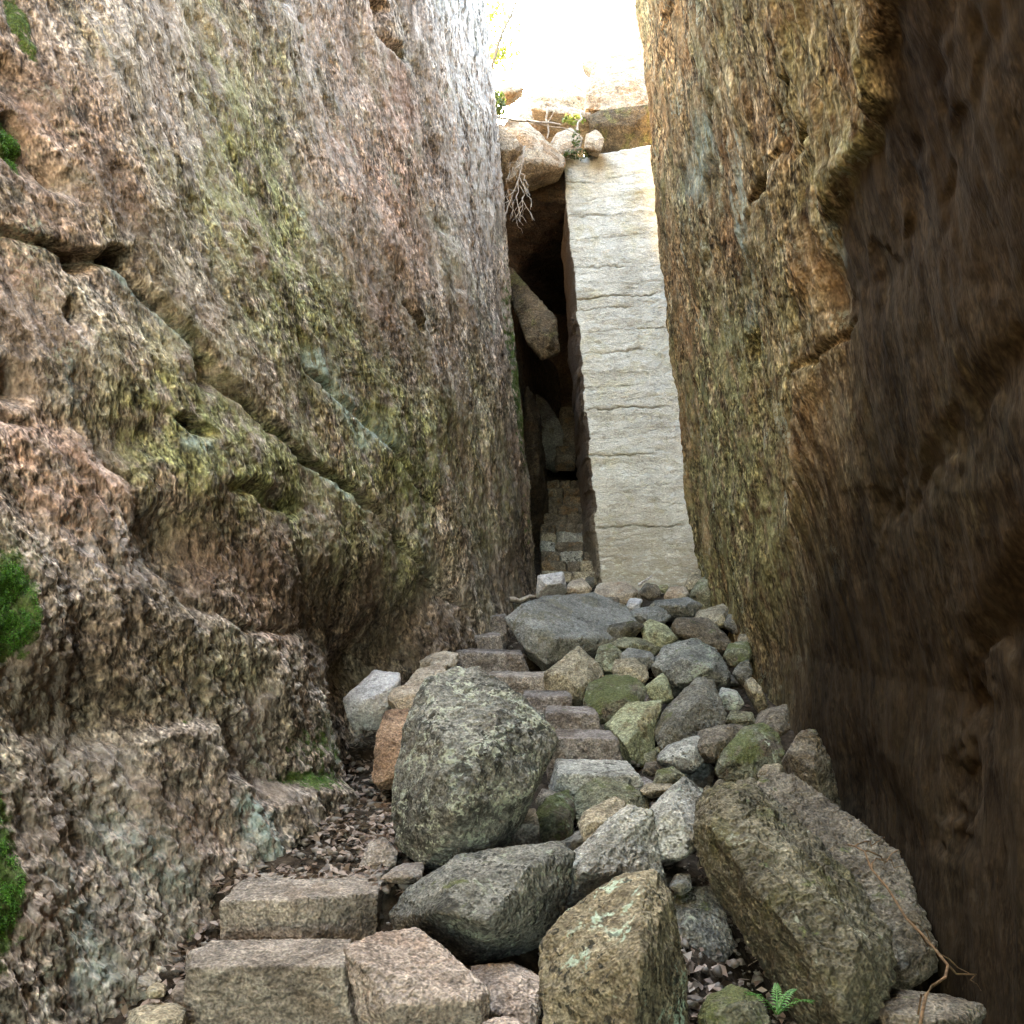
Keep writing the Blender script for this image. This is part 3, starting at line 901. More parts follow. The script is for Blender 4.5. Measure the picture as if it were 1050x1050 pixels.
b0, b1 = P(618, 606, 10.0), P(724, 606, 10.0)
t0, t1 = P(577, 166, 10.75), P(672, 149, 10.75)
m0 = P(596, 350, 10.38)
slab_pts = [b0, b1, t0, t1, m0, b0 + [-.02, 1.5, -.3], b1 + [0, 1.5, -.3], t0 + [.05, 1.3, -.35], t1 + [.05, 1.3, -.2], b0 + [0, 0, -.4], b1 + [0, 0, -.4],
            P(590, 162, 10.76)]
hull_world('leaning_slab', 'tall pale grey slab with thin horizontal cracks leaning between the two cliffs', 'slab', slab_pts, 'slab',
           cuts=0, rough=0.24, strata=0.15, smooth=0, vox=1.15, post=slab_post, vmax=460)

# ------------------------------------------------------------------ stairs
STEP('broad front step with a pinkish grey face, lowest of the staircase', 'step_brown', (191, 992), (352, 990), (366, 1075), (188, 1075), 3.45, .24, extra=[(196, 984, 3.62), (340, 982, 3.66)])
STEP('wide dark-faced step with a worn flat top just above the lowest step', 'step_brown', (226, 924), (388, 916), (386, 968), (224, 978), 3.95, .34, dr=.1, extra=[(300, 922, 3.9), (310, 972, 3.88)])
STEP('small reddish step stone tucked under the lichen covered boulder', 'step_brown', (486, 847), (553, 845), (552, 874), (487, 876), 4.75, .3)
STEP('pale flat-topped step at the bottom of the upper flight', 'palegrey', (572, 793), (655, 795), (664, 812), (566, 814), 5.25, .42)
STEP('thick grey step face, second of the upper flight', 'step_violet', (566, 757), (634, 758), (640, 790), (562, 788), 5.75, .32)
STEP('dark violet step with a mossy right end, third of the upper flight', 'step_violet', (560, 731), (614, 732), (618, 758), (560, 758), 6.15, .32)
STEP('narrow step with a pale worn corner, fourth of the upper flight', 'step_violet', (536, 714), (587, 714), (586, 733), (540, 733), 6.6, .32)
STEP('reddish brown step beside the tan-topped block', 'step_brown', (500, 693), (564, 694), (568, 716), (510, 716), 7.0, .34)
STEP('dark slate step running under the flat grey boulder', 'step_violet', (466, 668), (536, 671), (545, 695), (470, 697), 7.5, .36)
STEP('blue-grey step second from the top of the stairs', 'step_violet', (440, 655), (514, 651), (518, 671), (446, 671), 7.95, .36)
STEP('pinkish step at the top of the stairs, left of the flat grey boulder', 'step_violet', (451, 635), (520, 631), (520, 653), (457, 655), 8.4, .4)
STEP('thin dark ledge stone above the top step', 'darkgrey', (496, 619), (545, 615), (545, 632), (492, 632), 9.0, .4)

# ------------------------------------------------------------------ big rocks
R('boulder', 'large rounded boulder crusted with pale and black lichen beside the stairs', 'lichen',
  [(437, 697), (468, 684, .55), (492, 687, .55), (522, 706), (556, 735), (570, 757), (556, 786), (544, 812, .08), (532, 848), (498, 868, 0), (462, 886, 0), (432, 888, .02), (408, 866, .15), (401, 824, .25), (408, 779), (416, 742)],
  [(452, 760, .02), (500, 770, 0.0), (470, 830, -.16), (520, 790, .05), (440, 830, -.05)], d=4.35, k=.55, t=.5, cat='boulder', group=None, cuts=1, smooth=6, rough=.75, strata=.15, vox=1.9)
R('boulder', 'broad grey-green boulder with a mossy end below the lichen crusted boulder', 'greygreen',
  [(400, 940), (412, 916), (432, 900), (470, 878), (520, 871), (576, 863), (590, 874), (584, 912), (576, 940), (556, 968), (500, 990), (472, 992), (434, 960), (404, 955)],
  [(470, 905, .02), (540, 890, .08), (500, 945, -.16), (450, 935, -.08)], d=3.75, k=.75, t=.35, cat='boulder', group=None, cuts=1, smooth=5, rough=.7, strata=.3, vox=1.9)
R('boulder', 'flat-topped slate grey boulder at the head of the stairs', 'grey',
  [(517, 634), (536, 619, .35), (560, 611, .75), (610, 607, 1.0), (645, 622, .9), (655, 640, .6), (640, 655, .35), (604, 674), (560, 682, 0), (536, 664, .05)],
  [(540, 640, .08), (566, 655, -.02)], d=7.7, k=.9, t=.3, cat='boulder', group=None, cuts=-1, rough=.5, strata=.15, smooth=2)
R('block', 'pale pinkish block with a flat sunlit-looking top beside the lowest step', 'pink',
  [(352, 970, .16), (386, 958, .25), (425, 951, .33), (448, 967, .3), (503, 1018, .07), (500, 1062, .05), (430, 1085, 0), (382, 1085, 0), (366, 1040, .04)],
  [(398, 1032, -.04), (484, 1026, .0), (372, 990, .06)], d=3.2, t=.2, cat='rock', group=None, cuts=-1, rough=.7, strata=.3, vox=2.0)
R('rock', 'cream-topped stone wedged between the pinkish block and the tan lichen slab', 'pink',
  [(482, 992), (525, 988), (556, 1003), (554, 1040), (545, 1062, 0), (512, 1056, 0), (500, 1030)], [(506, 1016), (540, 1020)], d=3.3, cuts=1, rough=.8)
R('rock', 'pale sliver of stone at the bottom edge in front of the pinkish block', 'pink', [(494, 1049), (520, 1045), (536, 1050), (536, 1075, 0), (496, 1075, 0)], [], d=3.05, cuts=0)
R('rock', 'tan rock splashed with mint lichen and split by a seam', 'tanlichen',
  [(553, 972), (560, 958), (578, 938), (612, 914), (644, 896), (672, 893), (688, 912), (692, 945), (704, 1000), (707, 1062), (640, 1075, 0), (562, 1070, .05), (556, 1030, .1)],
  [(658, 905, .22), (656, 985, -.08), (650, 1050, -.13), (600, 1000, .02)], d=3.15, k=.6, t=.35, cat='rock', group=None, cuts=-1, rough=.7, strata=.25, vox=1.9)
R('slab_rock', 'huge brown ribbed slab tilted down from the rubble into the dark pit', 'bigslab',
  [(713, 846, .78), (722, 815, .95), (770, 803, 1.2), (796, 826, 1.12), (835, 861, .95), (884, 917, .6), (909, 967, .36), (913, 1002, .22), (898, 1037, .08), (877, 1052, .02), (845, 1054, .16), (817, 1028, .3), (765, 954, .5), (726, 894, .66)],
  [(729, 846, .50), (752, 822, .56), (786, 924, .20), (832, 982, .02), (862, 1036, -.07), (838, 892, .36), (880, 962, .10)], d=3.3, t=.28, cat='boulder', group=None, cuts=-1, rough=.9, strata=1.6,
  sdir=(.80, .25, .42), sfreq=8, vox=1.7)
R('slab_rock', 'mossy dim slab lying behind the huge brown ribbed slab', 'darkbrown',
  [(771, 806, .9), (790, 786, 1.05), (822, 800, .95), (870, 852, .65), (938, 935, .2), (968, 990, .05), (940, 1006, 0), (905, 975, .1), (850, 905, .4)], [], d=4.0, t=.3, group=None, cuts=1, rough=.8)
R('slab_rock', 'upright brown slab leaning on the dark overhanging cliff', 'darkbrown',
  [(806, 772), (820, 750), (836, 747), (852, 780), (861, 822), (865, 868), (845, 862), (822, 815)], [(835, 790)], d=5.1, k=.3, t=.25, group=None, cuts=1, rough=.8)
R('rock', 'mossy rounded rock on the pile below the dark cliff', 'mossy',
  [(735, 795), (742, 770), (765, 745), (786, 739), (806, 752), (808, 790), (790, 802), (750, 804)], [(772, 770)], d=5.25, cuts=2, rough=1.1, strata=.3)
R('rock', 'two-toned grey rock with a flat lit top, perched above the tan lichen rock', 'palegrey',
  [(658, 866), (668, 830, .3), (690, 806, .42), (702, 798, .5), (728, 815, .5), (722, 848, .2), (712, 872, .08), (698, 880, 0), (672, 877, 0)], [(684, 836, .1), (716, 846, .12)], d=4.15, t=.25, cuts=1, rough=.8)
R('rock', 'long pale grey angular rock lying under the perched two-toned rock', 'palegrey',
  [(575, 912), (580, 884), (606, 860), (644, 826), (668, 832), (656, 872), (682, 898), (650, 902), (606, 906), (582, 928)], [(628, 896, .04), (596, 895, .0)], d=4.0, k=.8, t=.3, group=None, cuts=-1, rough=.9)
R('rock', 'grey rounded rock with a broad flat top behind the small tan wedge', 'olive',
  [(586, 830), (592, 797), (620, 793), (648, 806), (667, 820), (664, 850), (640, 868), (604, 864)], [(628, 815)], d=4.8, t=.3, cuts=1, rough=.8)
R('rock', 'mossy green sided rock beside the reddish step', 'mossy', [(546, 838), (560, 818), (584, 808), (592, 830), (586, 860), (556, 862)], [(568, 838)], d=4.75, cuts=1)
R('rock', 'small flat tan wedge with a dark underside', 'tan', [(592, 846), (600, 832, .2), (630, 817, .3), (643, 822, .28), (634, 842, .1), (600, 866, 0)], [(604, 850, -.02)], d=4.4, t=.15, cuts=0, rough=.7)
R('rock', 'green-grey block in the shadow below the tan lichen rock', 'greygreen', [(686, 922), (700, 912), (738, 909), (742, 940), (754, 968), (742, 990), (712, 1014), (700, 985)], [(715, 955)], d=3.75, t=.25, cuts=2)
R('rock', 'small grey chip in the hollow under the two-toned rock', 'grey', [(686, 910), (694, 896), (708, 896), (710, 912), (698, 918)], [], d=4.1, cuts=1)
R('rock', 'mossy dark rock at the bottom edge next to the fern', 'mossy', [(716, 1060), (728, 1030), (762, 1013), (782, 1025), (796, 1060), (750, 1075)], [(756, 1035)], d=3.1, cuts=1)
R('rock', 'dim flat slab on the floor of the dark pit', 'darkbrown', [(900, 1034), (930, 1022), (1008, 1030), (1020, 1060), (910, 1070)], [], d=3.2, t=.2, cuts=1)
R('rock', 'brown stone sunk in the pit behind the root', 'darkbrown', [(880, 905), (900, 895), (950, 930), (976, 985), (950, 1000), (915, 960)], [], d=4.2, t=.2, cuts=1)

# ------------------------------------------------------------------ stones by the boulder
R('rock', 'angular white block tilted against the cliff', 'white', [(351, 716, .12), (384, 687, .3), (410, 690, .3), (411, 706, .2), (388, 745, 0), (357, 744, .02)], [(374, 720, -.02), (408, 700, .12)], d=6.1, t=.2, cuts=1, rough=.6)
R('rock', 'upper cream stone above the big boulder, pinkish edge', 'cream', [(426, 684), (434, 671), (456, 667), (471, 670), (466, 690), (440, 694)], [], d=7.0, t=.3, cuts=1, rough=.6)
R('rock', 'middle cream slab stone of the row beside the big boulder', 'cream', [(412, 706), (428, 686), (450, 680), (462, 690), (440, 712), (420, 718)], [(432, 700)], d=6.4, t=.3, cuts=1, rough=.6)
R('rock', 'low cream stone resting on the orange rock', 'cream', [(395, 720), (402, 706), (430, 698), (446, 704), (430, 728), (402, 729)], [(420, 716)], d=5.9, t=.3, cuts=1, rough=.6)
R('rock', 'orange-brown rock squeezed between cliff and big boulder', 'orange', [(379, 798), (386, 750), (394, 728), (420, 726), (428, 745), (416, 800), (396, 812)], [(402, 760)], d=5.3, t=.3, cuts=2, rough=.8)
R('rock', 'small brown pyramid stone among the dry leaves', 'step_brown', [(367, 890), (378, 864), (392, 858), (408, 874), (404, 894), (384, 898)], [(386, 878)], d=4.3, t=.15, cuts=1)
R('rock', 'thin tan flagstone at the end of the second step', 'step_brown', [(390, 900), (408, 893), (436, 890), (432, 902), (400, 908)], [], d=4.1, t=.2, cuts=0)
R('rock', 'tan stone at the lower edge beside the lowest step', 'tan', [(126, 1040), (140, 1033), (176, 1034), (188, 1042), (186, 1065), (128, 1068)], [], d=3.2, cuts=1, rough=.7)
R('rock', 'thin pale stone flake lying behind the lowest step', 'step_brown', [(185, 984), (196, 974), (222, 972), (230, 982), (222, 992), (190, 994)], [], d=3.62, t=.1, cuts=1, rough=.7)
R('rock', 'little tan pebble under the cliff by the lowest step', 'tan', [(148, 1016), (156, 1008), (168, 1010), (168, 1022), (152, 1024)], [], d=3.4, cuts=1)
R('rock', 'brown shard leaning between lowest step and leaves', 'step_brown', [(174, 1020), (184, 1004), (192, 1010), (192, 1034), (180, 1036)], [], d=3.4, cuts=1)

# ------------------------------------------------------------------ rubble right of the stairs
R('block', 'block with a smooth tan top and dark split front by the stairs', 'tan',
  [(557, 690, .05), (593, 662, .35), (614, 680, .32), (622, 698, .25), (616, 722, .15), (592, 728, 0), (560, 722, .05)], [(590, 693, -.04), (592, 724, -.05)], d=6.9, t=.25, cuts=0, rough=.5, strata=.3)
R('rock', 'stone with green moss over a reddish face', 'mossy', [(596, 722), (604, 700), (622, 690), (652, 692), (664, 706), (660, 728), (640, 742), (606, 738)], [(630, 712)], d=6.5, cuts=1, smooth=3)
R('rock', 'bright yellow-green stone with a pointed left end', 'yellowgreen', [(618, 744), (644, 720), (680, 718), (676, 740), (672, 770), (664, 786), (640, 776)], [(650, 745), (640, 770)], d=6.0, t=.25, cuts=1, rough=.6)
R('rock', 'dark angular boulder with a shaded face in the middle of the rubble', 'darkgrey', [(671, 752), (680, 730), (716, 694), (732, 698), (747, 736), (745, 752), (700, 768), (676, 768)], [(716, 720), (700, 745)], d=6.0, t=.35, cuts=1, rough=.7)
R('rock', 'large rounded grey rock with a greenish top edge', 'greygreen', [(668, 684), (680, 662), (712, 654), (734, 665), (756, 700), (750, 707), (715, 704), (690, 708), (672, 694)], [(700, 676), (728, 684)], d=7.0, t=.4, cuts=1, smooth=4, rough=.7)
R('rock', 'small cream-green cube-shaped stone', 'yellowgreen', [(661, 704), (680, 689), (690, 702), (693, 716), (676, 720), (664, 712)], [(676, 706)], d=6.7, cuts=0, rough=.6)
R('rock', 'tan rounded stone just above the moss-and-red stone', 'tan', [(627, 690), (630, 676), (650, 674), (664, 684), (666, 700), (640, 698)], [(646, 686)], d=7.2, cuts=1, rough=.7)
R('rock', 'thin flat greenish stone stacked over a grey one', 'olive', [(625, 660), (636, 652), (660, 655), (677, 666), (672, 672), (640, 664)], [], d=7.6, t=.35, cuts=0)
R('rock', 'grey stone under the thin flat greenish one', 'grey', [(634, 672), (644, 664), (668, 668), (674, 680), (662, 686), (640, 682)], [], d=7.4, cuts=1)
R('rock', 'oval dark slate cobble on the edge of the flat boulder', 'darkgrey', [(621, 648), (626, 640), (650, 636), (662, 641), (654, 650), (632, 657)], [(640, 645)], d=7.9, cuts=0, smooth=4)
R('rock', 'yellow-green sharp-edged wedge behind the slate cobble', 'yellowgreen', [(656, 642), (666, 634), (686, 642), (698, 654), (680, 664), (660, 656)], [(676, 652)], d=7.9, cuts=0, rough=.6)
R('rock', 'grey-green stone between the flat boulder and the tan rounded stone', 'olive', [(610, 676), (614, 660), (626, 656), (638, 668), (630, 688), (618, 688)], [(622, 672)], d=7.4, cuts=1)
R('rock', 'green boulder standing at the foot of the pale slab', 'olive', [(706, 612), (716, 594), (730, 584), (746, 590), (747, 606), (736, 624), (716, 622)], [(728, 604)], d=9.1, t=.4, cuts=1, smooth=3, rough=.6)
R('rock', 'tan stone peeking out behind the green boulder', 'tan', [(702, 604), (708, 588), (718, 580), (726, 590), (720, 610)], [], d=9.6, t=.3, cuts=1)
R('rock', 'tan-topped flat stone by the golden cliff', 'tan', [(712, 640), (716, 626, .5), (748, 618, .7), (754, 626, .5), (744, 640, .1), (722, 645, 0)], [], d=8.3, t=.3, cuts=0, rough=.7)
R('rock', 'dark stone pressed against the golden cliff', 'darkgrey', [(742, 640), (750, 622), (768, 626), (771, 646), (760, 652)], [], d=8.2, cuts=1)
R('rock', 'brown jagged rock with a tan upper face', 'darkbrown', [(686, 646), (694, 632), (726, 634), (744, 650), (754, 664), (740, 668), (710, 656)], [(716, 648)], d=7.8, t=.4, cuts=2)
R('rock', 'mossy dark stone under the golden cliff', 'mossy', [(742, 672), (748, 660), (766, 656), (772, 670), (766, 682), (748, 680)], [], d=7.4, cuts=1)
R('rock', 'small tan pebble on the mossy dark stone', 'tan', [(756, 658), (758, 650), (768, 649), (770, 658), (764, 662)], [], d=7.6, cuts=0)
R('rock', 'grey ledge-like stone below the pale slab', 'grey', [(660, 626), (672, 616), (706, 612), (722, 620), (712, 632), (680, 632)], [], d=8.7, t=.4, cuts=1)
R('rock', 'flat grey stone sloping off the flat boulder', 'grey', [(636, 632), (652, 623), (676, 622), (690, 632), (676, 642), (648, 640)], [], d=8.4, t=.4, cuts=1)
R('rock', 'cream pebble row stone nearest the green boulder', 'cream', [(680, 612), (686, 602), (702, 600), (708, 610), (698, 617)], [], d=9.2, cuts=0, rough=.6)
R('rock', 'brown flake in front of the slab foot', 'darkbrown', [(654, 608), (662, 597), (676, 600), (680, 610), (666, 614)], [], d=9.3, cuts=0)
R('rock', 'tiny yellow stone at the slab foot', 'yellowgreen', [(672, 604), (678, 598), (686, 600), (684, 608)], [], d=9.5, cuts=0)
R('rock', 'broad cream stone at the foot of the pale slab', 'cream', [(606, 612), (614, 598), (640, 596), (658, 604), (660, 616), (634, 622)], [], d=9.2, t=.4, cuts=1, rough=.7)
R('rock', 'faceted grey-brown stone on the flat boulder rim', 'darkbrown', [(613, 622), (620, 612), (636, 612), (636, 624), (624, 628)], [], d=8.8, cuts=1)
R('rock', 'white fragment lying on the flat boulder rim', 'white', [(640, 624), (646, 612), (660, 614), (656, 624), (648, 627)], [], d=8.7, cuts=0, rough=.6)
R('rock', 'rectangular white block standing before the dark gap', 'white', [(549, 612), (551, 590), (578, 585), (582, 606), (572, 612)], [], d=9.2, k=.35, t=.3, group=None, cuts=0, rough=.4, strata=.1)
R('rock', 'cream stone next to the rectangular white block', 'cream', [(578, 608), (584, 596), (598, 592), (608, 604), (600, 612)], [], d=9.3, cuts=1, rough=.7)
R('rock', 'small dark cobble at the mouth of the gap', 'darkgrey', [(598, 598), (602, 590), (610, 592), (610, 600), (604, 604)], [], d=9.7, cuts=0)
R('rock', 'narrow tan stone standing on end by the dark cliff', 'tan', [(764, 698), (772, 693), (782, 706), (788, 724), (780, 730), (770, 712)], [], d=6.6, k=.3, t=.15, cuts=0, rough=.6)
R('rock', 'dark pointed stone above the narrow standing one', 'darkgrey', [(752, 690), (758, 680), (768, 676), (773, 690), (764, 704)], [], d=6.9, cuts=1)
R('rock', 'pale grey stone half hidden behind the dark angular boulder', 'palegrey', [(735, 718), (740, 704), (756, 708), (764, 722), (754, 730)], [], d=6.5, cuts=1)
R('rock', 'low green-grey stone beneath the half hidden pale one', 'olive', [(744, 740), (750, 728), (772, 730), (777, 744), (760, 748)], [], d=6.1, cuts=1)
R('rock', 'dark stone in the corner under the cliff foot', 'darkbrown', [(782, 746), (790, 728), (808, 722), (811, 748), (796, 758)], [], d=5.7, t=.3, cuts=1)
R('rock', 'grey faceted rock in front of the dark angular boulder', 'palegrey', [(674, 780), (690, 764), (716, 754), (727, 776), (712, 790), (688, 790)], [(704, 772)], d=5.6, t=.3, cuts=1, rough=.8)
R('rock', 'brown rock wedged behind the mossy rounded rock', 'darkbrown', [(716, 766), (722, 748), (750, 742), (772, 746), (752, 762), (736, 780), (722, 778)], [(728, 764)], d=5.6, t=.3, cuts=1)
R('rock', 'small brown cobble beside the pale flat step', 'darkbrown', [(658, 792), (662, 782), (674, 780), (678, 790), (668, 797)], [], d=5.4, cuts=1)
R('rock', 'olive cobble behind the two-toned rock', 'olive', [(669, 804), (674, 790), (690, 786), (704, 796), (700, 808)], [], d=5.1, cuts=1)
R('rock', 'thin flat tan shard pointing at the pale flat step', 'tan', [(656, 812), (664, 804), (692, 804), (690, 812), (668, 818)], [], d=5.0, t=.15, cuts=0)
R('rock', 'yellowish stone resting behind the huge brown slab', 'tan', [(776, 796), (784, 784), (800, 783), (808, 792), (796, 800)], [], d=5.0, cuts=0)
R('rock', 'dark flaky chip on the top end of the huge brown slab', 'darkgrey', [(722, 838, .5), (728, 822, .6), (744, 822, .6), (748, 834, .5), (736, 843, .45)], [(735, 830, .42)], d=3.45, t=.12, cuts=1)
R('rock', 'low stone between the big boulder and the pale flat step', 'step_brown', [(548, 822), (556, 808), (570, 812), (572, 826), (558, 830)], [], d=5.0, cuts=1)
R('rock', 'little pale stone at the stair edge beside the big boulder', 'yellowgreen', [(560, 752), (562, 742), (569, 746), (570, 755), (565, 760)], [], d=5.6, cuts=0, rough=.6)

# ------------------------------------------------------------------ filler cobbles under the pile (each its own stone)
fill = 0
FL = 'small broken cobble half buried between the bigger rubble rocks'
cob = []
for v in range(5):
    pts = rng.normal(size=(14, 3)) * np.array([1, .9, .6])
    pts /= np.linalg.norm(pts, axis=1)[:, None] ** .8
    mat = ['darkgrey', 'olive', 'darkbrown', 'grey', 'step_violet'][v]
    o = finish_rock('cobble', pts * .09, mat, FL, 'rock', 'small cobbles between the rubble rocks', 5.0, 900 + v, cuts=2, vox=2.0)
    cob.append(o)
for i in range(46):
    d = rng.uniform(4.0, 9.3)
    x0, x1 = np.interp(d, [4, 5.5, 7, 9.4], [575, 610, 600, 600]), np.interp(d, [4, 5.5, 7, 9.4], [720, 790, 765, 740])
    x = (rng.uniform(x0, x1) - CX) / W * d
    z = float(ZF(np.array([d]))[0]) - .10
    o = cob[i] if i < 5 else cob[i % 5].copy()
    if i >= 5:
        col.objects.link(o)
    o.location = (x, d + .25, z - .05)
    o.rotation_euler = (rng.uniform(-.5, .5), rng.uniform(-.5, .5), rng.uniform(0, 6.28))
    s = rng.uniform(.8, 1.5)
    o.scale = (s, s, s)

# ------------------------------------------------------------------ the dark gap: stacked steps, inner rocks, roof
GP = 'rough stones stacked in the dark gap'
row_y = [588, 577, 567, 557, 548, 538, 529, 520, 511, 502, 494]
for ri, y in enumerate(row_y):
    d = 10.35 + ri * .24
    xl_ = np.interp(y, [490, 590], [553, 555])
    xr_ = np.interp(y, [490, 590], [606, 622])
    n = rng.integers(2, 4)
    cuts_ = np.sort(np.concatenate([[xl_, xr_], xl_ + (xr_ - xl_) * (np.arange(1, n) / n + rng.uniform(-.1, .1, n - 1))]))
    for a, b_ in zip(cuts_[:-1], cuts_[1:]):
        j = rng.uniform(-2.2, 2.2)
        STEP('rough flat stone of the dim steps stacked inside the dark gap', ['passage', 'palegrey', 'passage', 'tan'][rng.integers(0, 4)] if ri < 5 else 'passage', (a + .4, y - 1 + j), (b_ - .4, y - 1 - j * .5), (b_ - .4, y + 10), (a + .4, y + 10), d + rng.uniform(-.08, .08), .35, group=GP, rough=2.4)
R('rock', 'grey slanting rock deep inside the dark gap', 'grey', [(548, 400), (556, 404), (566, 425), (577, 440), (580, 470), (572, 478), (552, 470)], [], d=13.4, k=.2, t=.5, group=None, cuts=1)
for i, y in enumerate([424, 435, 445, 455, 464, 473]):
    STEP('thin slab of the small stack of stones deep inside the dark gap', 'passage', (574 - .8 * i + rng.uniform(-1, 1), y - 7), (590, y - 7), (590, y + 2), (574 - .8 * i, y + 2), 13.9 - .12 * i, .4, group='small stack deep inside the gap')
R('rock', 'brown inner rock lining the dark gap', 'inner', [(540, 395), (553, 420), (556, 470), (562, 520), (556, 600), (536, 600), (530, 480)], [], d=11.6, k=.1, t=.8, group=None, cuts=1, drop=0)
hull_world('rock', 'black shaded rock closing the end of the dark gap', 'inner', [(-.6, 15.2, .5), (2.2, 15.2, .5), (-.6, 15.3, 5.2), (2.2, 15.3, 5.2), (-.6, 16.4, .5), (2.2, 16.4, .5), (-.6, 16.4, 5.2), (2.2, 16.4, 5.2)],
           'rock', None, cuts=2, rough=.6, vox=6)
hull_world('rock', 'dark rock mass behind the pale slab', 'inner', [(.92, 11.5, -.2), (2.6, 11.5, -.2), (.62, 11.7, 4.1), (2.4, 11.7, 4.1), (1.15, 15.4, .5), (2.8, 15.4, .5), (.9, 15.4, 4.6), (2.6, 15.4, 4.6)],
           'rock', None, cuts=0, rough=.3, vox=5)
R('rock', 'tan elongated stone wedged across the dark gap', 'log', [(516, 268, .35), (526, 276, .3), (540, 300, .15), (556, 326, .1), (571, 327, .05), (574, 362, 0), (557, 367, -.05), (540, 350, .0), (524, 308, .2)],
  [(560, 345, -.12), (553, 333, -.02)], d=10.5, t=.25, group=None, cuts=0, rough=.7, drop=0)
# roof boulders over the gap
R('boulder', 'pale flat-topped roof boulder bridging the top of the dark gap', 'toprock', [(505, 150, .4), (520, 122, .55), (536, 122, .6), (560, 142, .5), (581, 163, .35), (578, 172, .2), (560, 168, .1), (538, 164, 0), (520, 188, .05)],
  [(545, 148, .12)], d=10.2, t=1.0, group=None, cuts=0, rough=.5, drop=0)
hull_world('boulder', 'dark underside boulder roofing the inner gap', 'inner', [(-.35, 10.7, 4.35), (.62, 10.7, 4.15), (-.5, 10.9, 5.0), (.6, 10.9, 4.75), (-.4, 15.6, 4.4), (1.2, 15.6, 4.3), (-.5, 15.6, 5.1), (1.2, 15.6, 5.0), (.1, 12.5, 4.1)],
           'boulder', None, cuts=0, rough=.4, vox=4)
R('rock', 'tan layered block against the cliff beside the roof boulder', 'toprock', [(494, 178), (498, 134), (512, 124), (526, 140), (536, 150), (524, 182), (506, 188)], [(516, 155)], d=10.15, k=.2, t=.6, group=None, cuts=0, rough=.8, strata=1.2, drop=0)
R('rock', 'pale triangular stone on top of the roof boulder', 'cream', [(562, 150), (572, 136), (586, 131), (598, 142), (594, 154), (576, 160)], [], d=10.5, group=None, cuts=1, drop=0)
R('rock', 'small tan stone beside the moss at the slab top', 'toprock', [(599, 152), (601, 138), (612, 132), (620, 142), (616, 155)], [], d=10.4, group=None, cuts=1, drop=0)
R('boulder', 'brown-fronted boulder sitting above the slab top', 'log', [(606, 134), (604, 118), (616, 112), (640, 112), (672, 106), (674, 150), (640, 156), (612, 160)], [(612, 128, 0), (650, 130, 0)], d=10.9, k=.1, t=1.3, group=None, cuts=0, rough=.5, strata=.4, drop=0)
R('rock', 'long thin brown-edged slab left of the brown-fronted boulder', 'toprock', [(544, 110), (560, 104), (606, 116), (610, 128), (598, 132), (560, 120)], [], d=11.0, k=.2, t=1.2, group=None, cuts=0, rough=.6, drop=0)
R('boulder', 'sun-bleached layered boulder highest above the slab', 'toprock', [(600, 112, 0), (604, 82, .3), (618, 60, .7), (640, 55, .9), (676, 57, .9), (678, 108, 0), (640, 114, -.05)], [(640, 84, .15)], d=11.2, t=1.4, group=None, cuts=0, rough=.6, strata=1.3, drop=0)
R('rock', 'brown-tipped stone behind the sun-bleached boulder', 'toprock', [(596, 66), (600, 58), (620, 56), (622, 66), (608, 76)], [], d=12.2, group=None, cuts=0, drop=0)
R('boulder', 'blown-out pale boulder mid-opening above the roof boulder', 'toprock', [(530, 126), (534, 98), (556, 84), (590, 82), (606, 100), (600, 120), (560, 128)], [], d=12.3, t=1.4, group=None, cuts=1, rough=.6, drop=0)
R('rock', 'small brown stone under the sapling', 'toprock', [(508, 98), (514, 90), (532, 86), (539, 90), (528, 98), (514, 102)], [], d=11.2, group=None, cuts=0, drop=0)
R('boulder', 'shaded pinkish rock rising past the golden cliff top', 'toprock', [(655, -30), (675, -40), (690, 10), (680, 40), (668, 38), (660, 12)], [], d=11.5, t=.8, group=None, cuts=0, drop=0)


# ------------------------------------------------------------------ tubes, twigs, root
def tube_mesh(name, paths, sides=6):
    V, F = [], []
    for pts, r0, r1 in paths:
        pts = [Vector([float(c) for c in p]) for p in pts]
        n = len(pts)
        base = len(V)
        for i, p in enumerate(pts):
            tdir = (pts[min(i + 1, n - 1)] - pts[max(i - 1, 0)]).normalized()
            a = tdir.orthogonal().normalized()
            b_ = tdir.cross(a)
            r = r0 + (r1 - r0) * i / max(1, n - 1)
            for s in range(sides):
                an = 2 * math.pi * s / sides
                V.append(p + (a * math.cos(an) + b_ * math.sin(an)) * r)
        for i in range(n - 1):
            for s in range(sides):
                s2 = (s + 1) % sides
                F.append((base + i * sides + s, base + i * sides + s2, base + (i + 1) * sides + s2, base + (i + 1) * sides + s))
        F.append((base, base, base + 1, base + 2)) if False else None
    me = mesh_np(name, [tuple(v) for v in V], F)
    return me


def wiggle(a, b_, n, amt, r):
    a, b_ = np.array(a, float), np.array(b_, float)
    out = []
    for i in range(n + 1):
        t = i / n
        p = a + (b_ - a) * t
        if 0 < i < n:
            p = p + r.normal(size=3) * amt
        out.append(p)
    return out


def rebase(o, base):
    me = o.data
    co = get_co(me) - np.array(base, np.float32)
    me.vertices.foreach_set('co', co.ravel())
    me.update()
    o.location = base
    return o


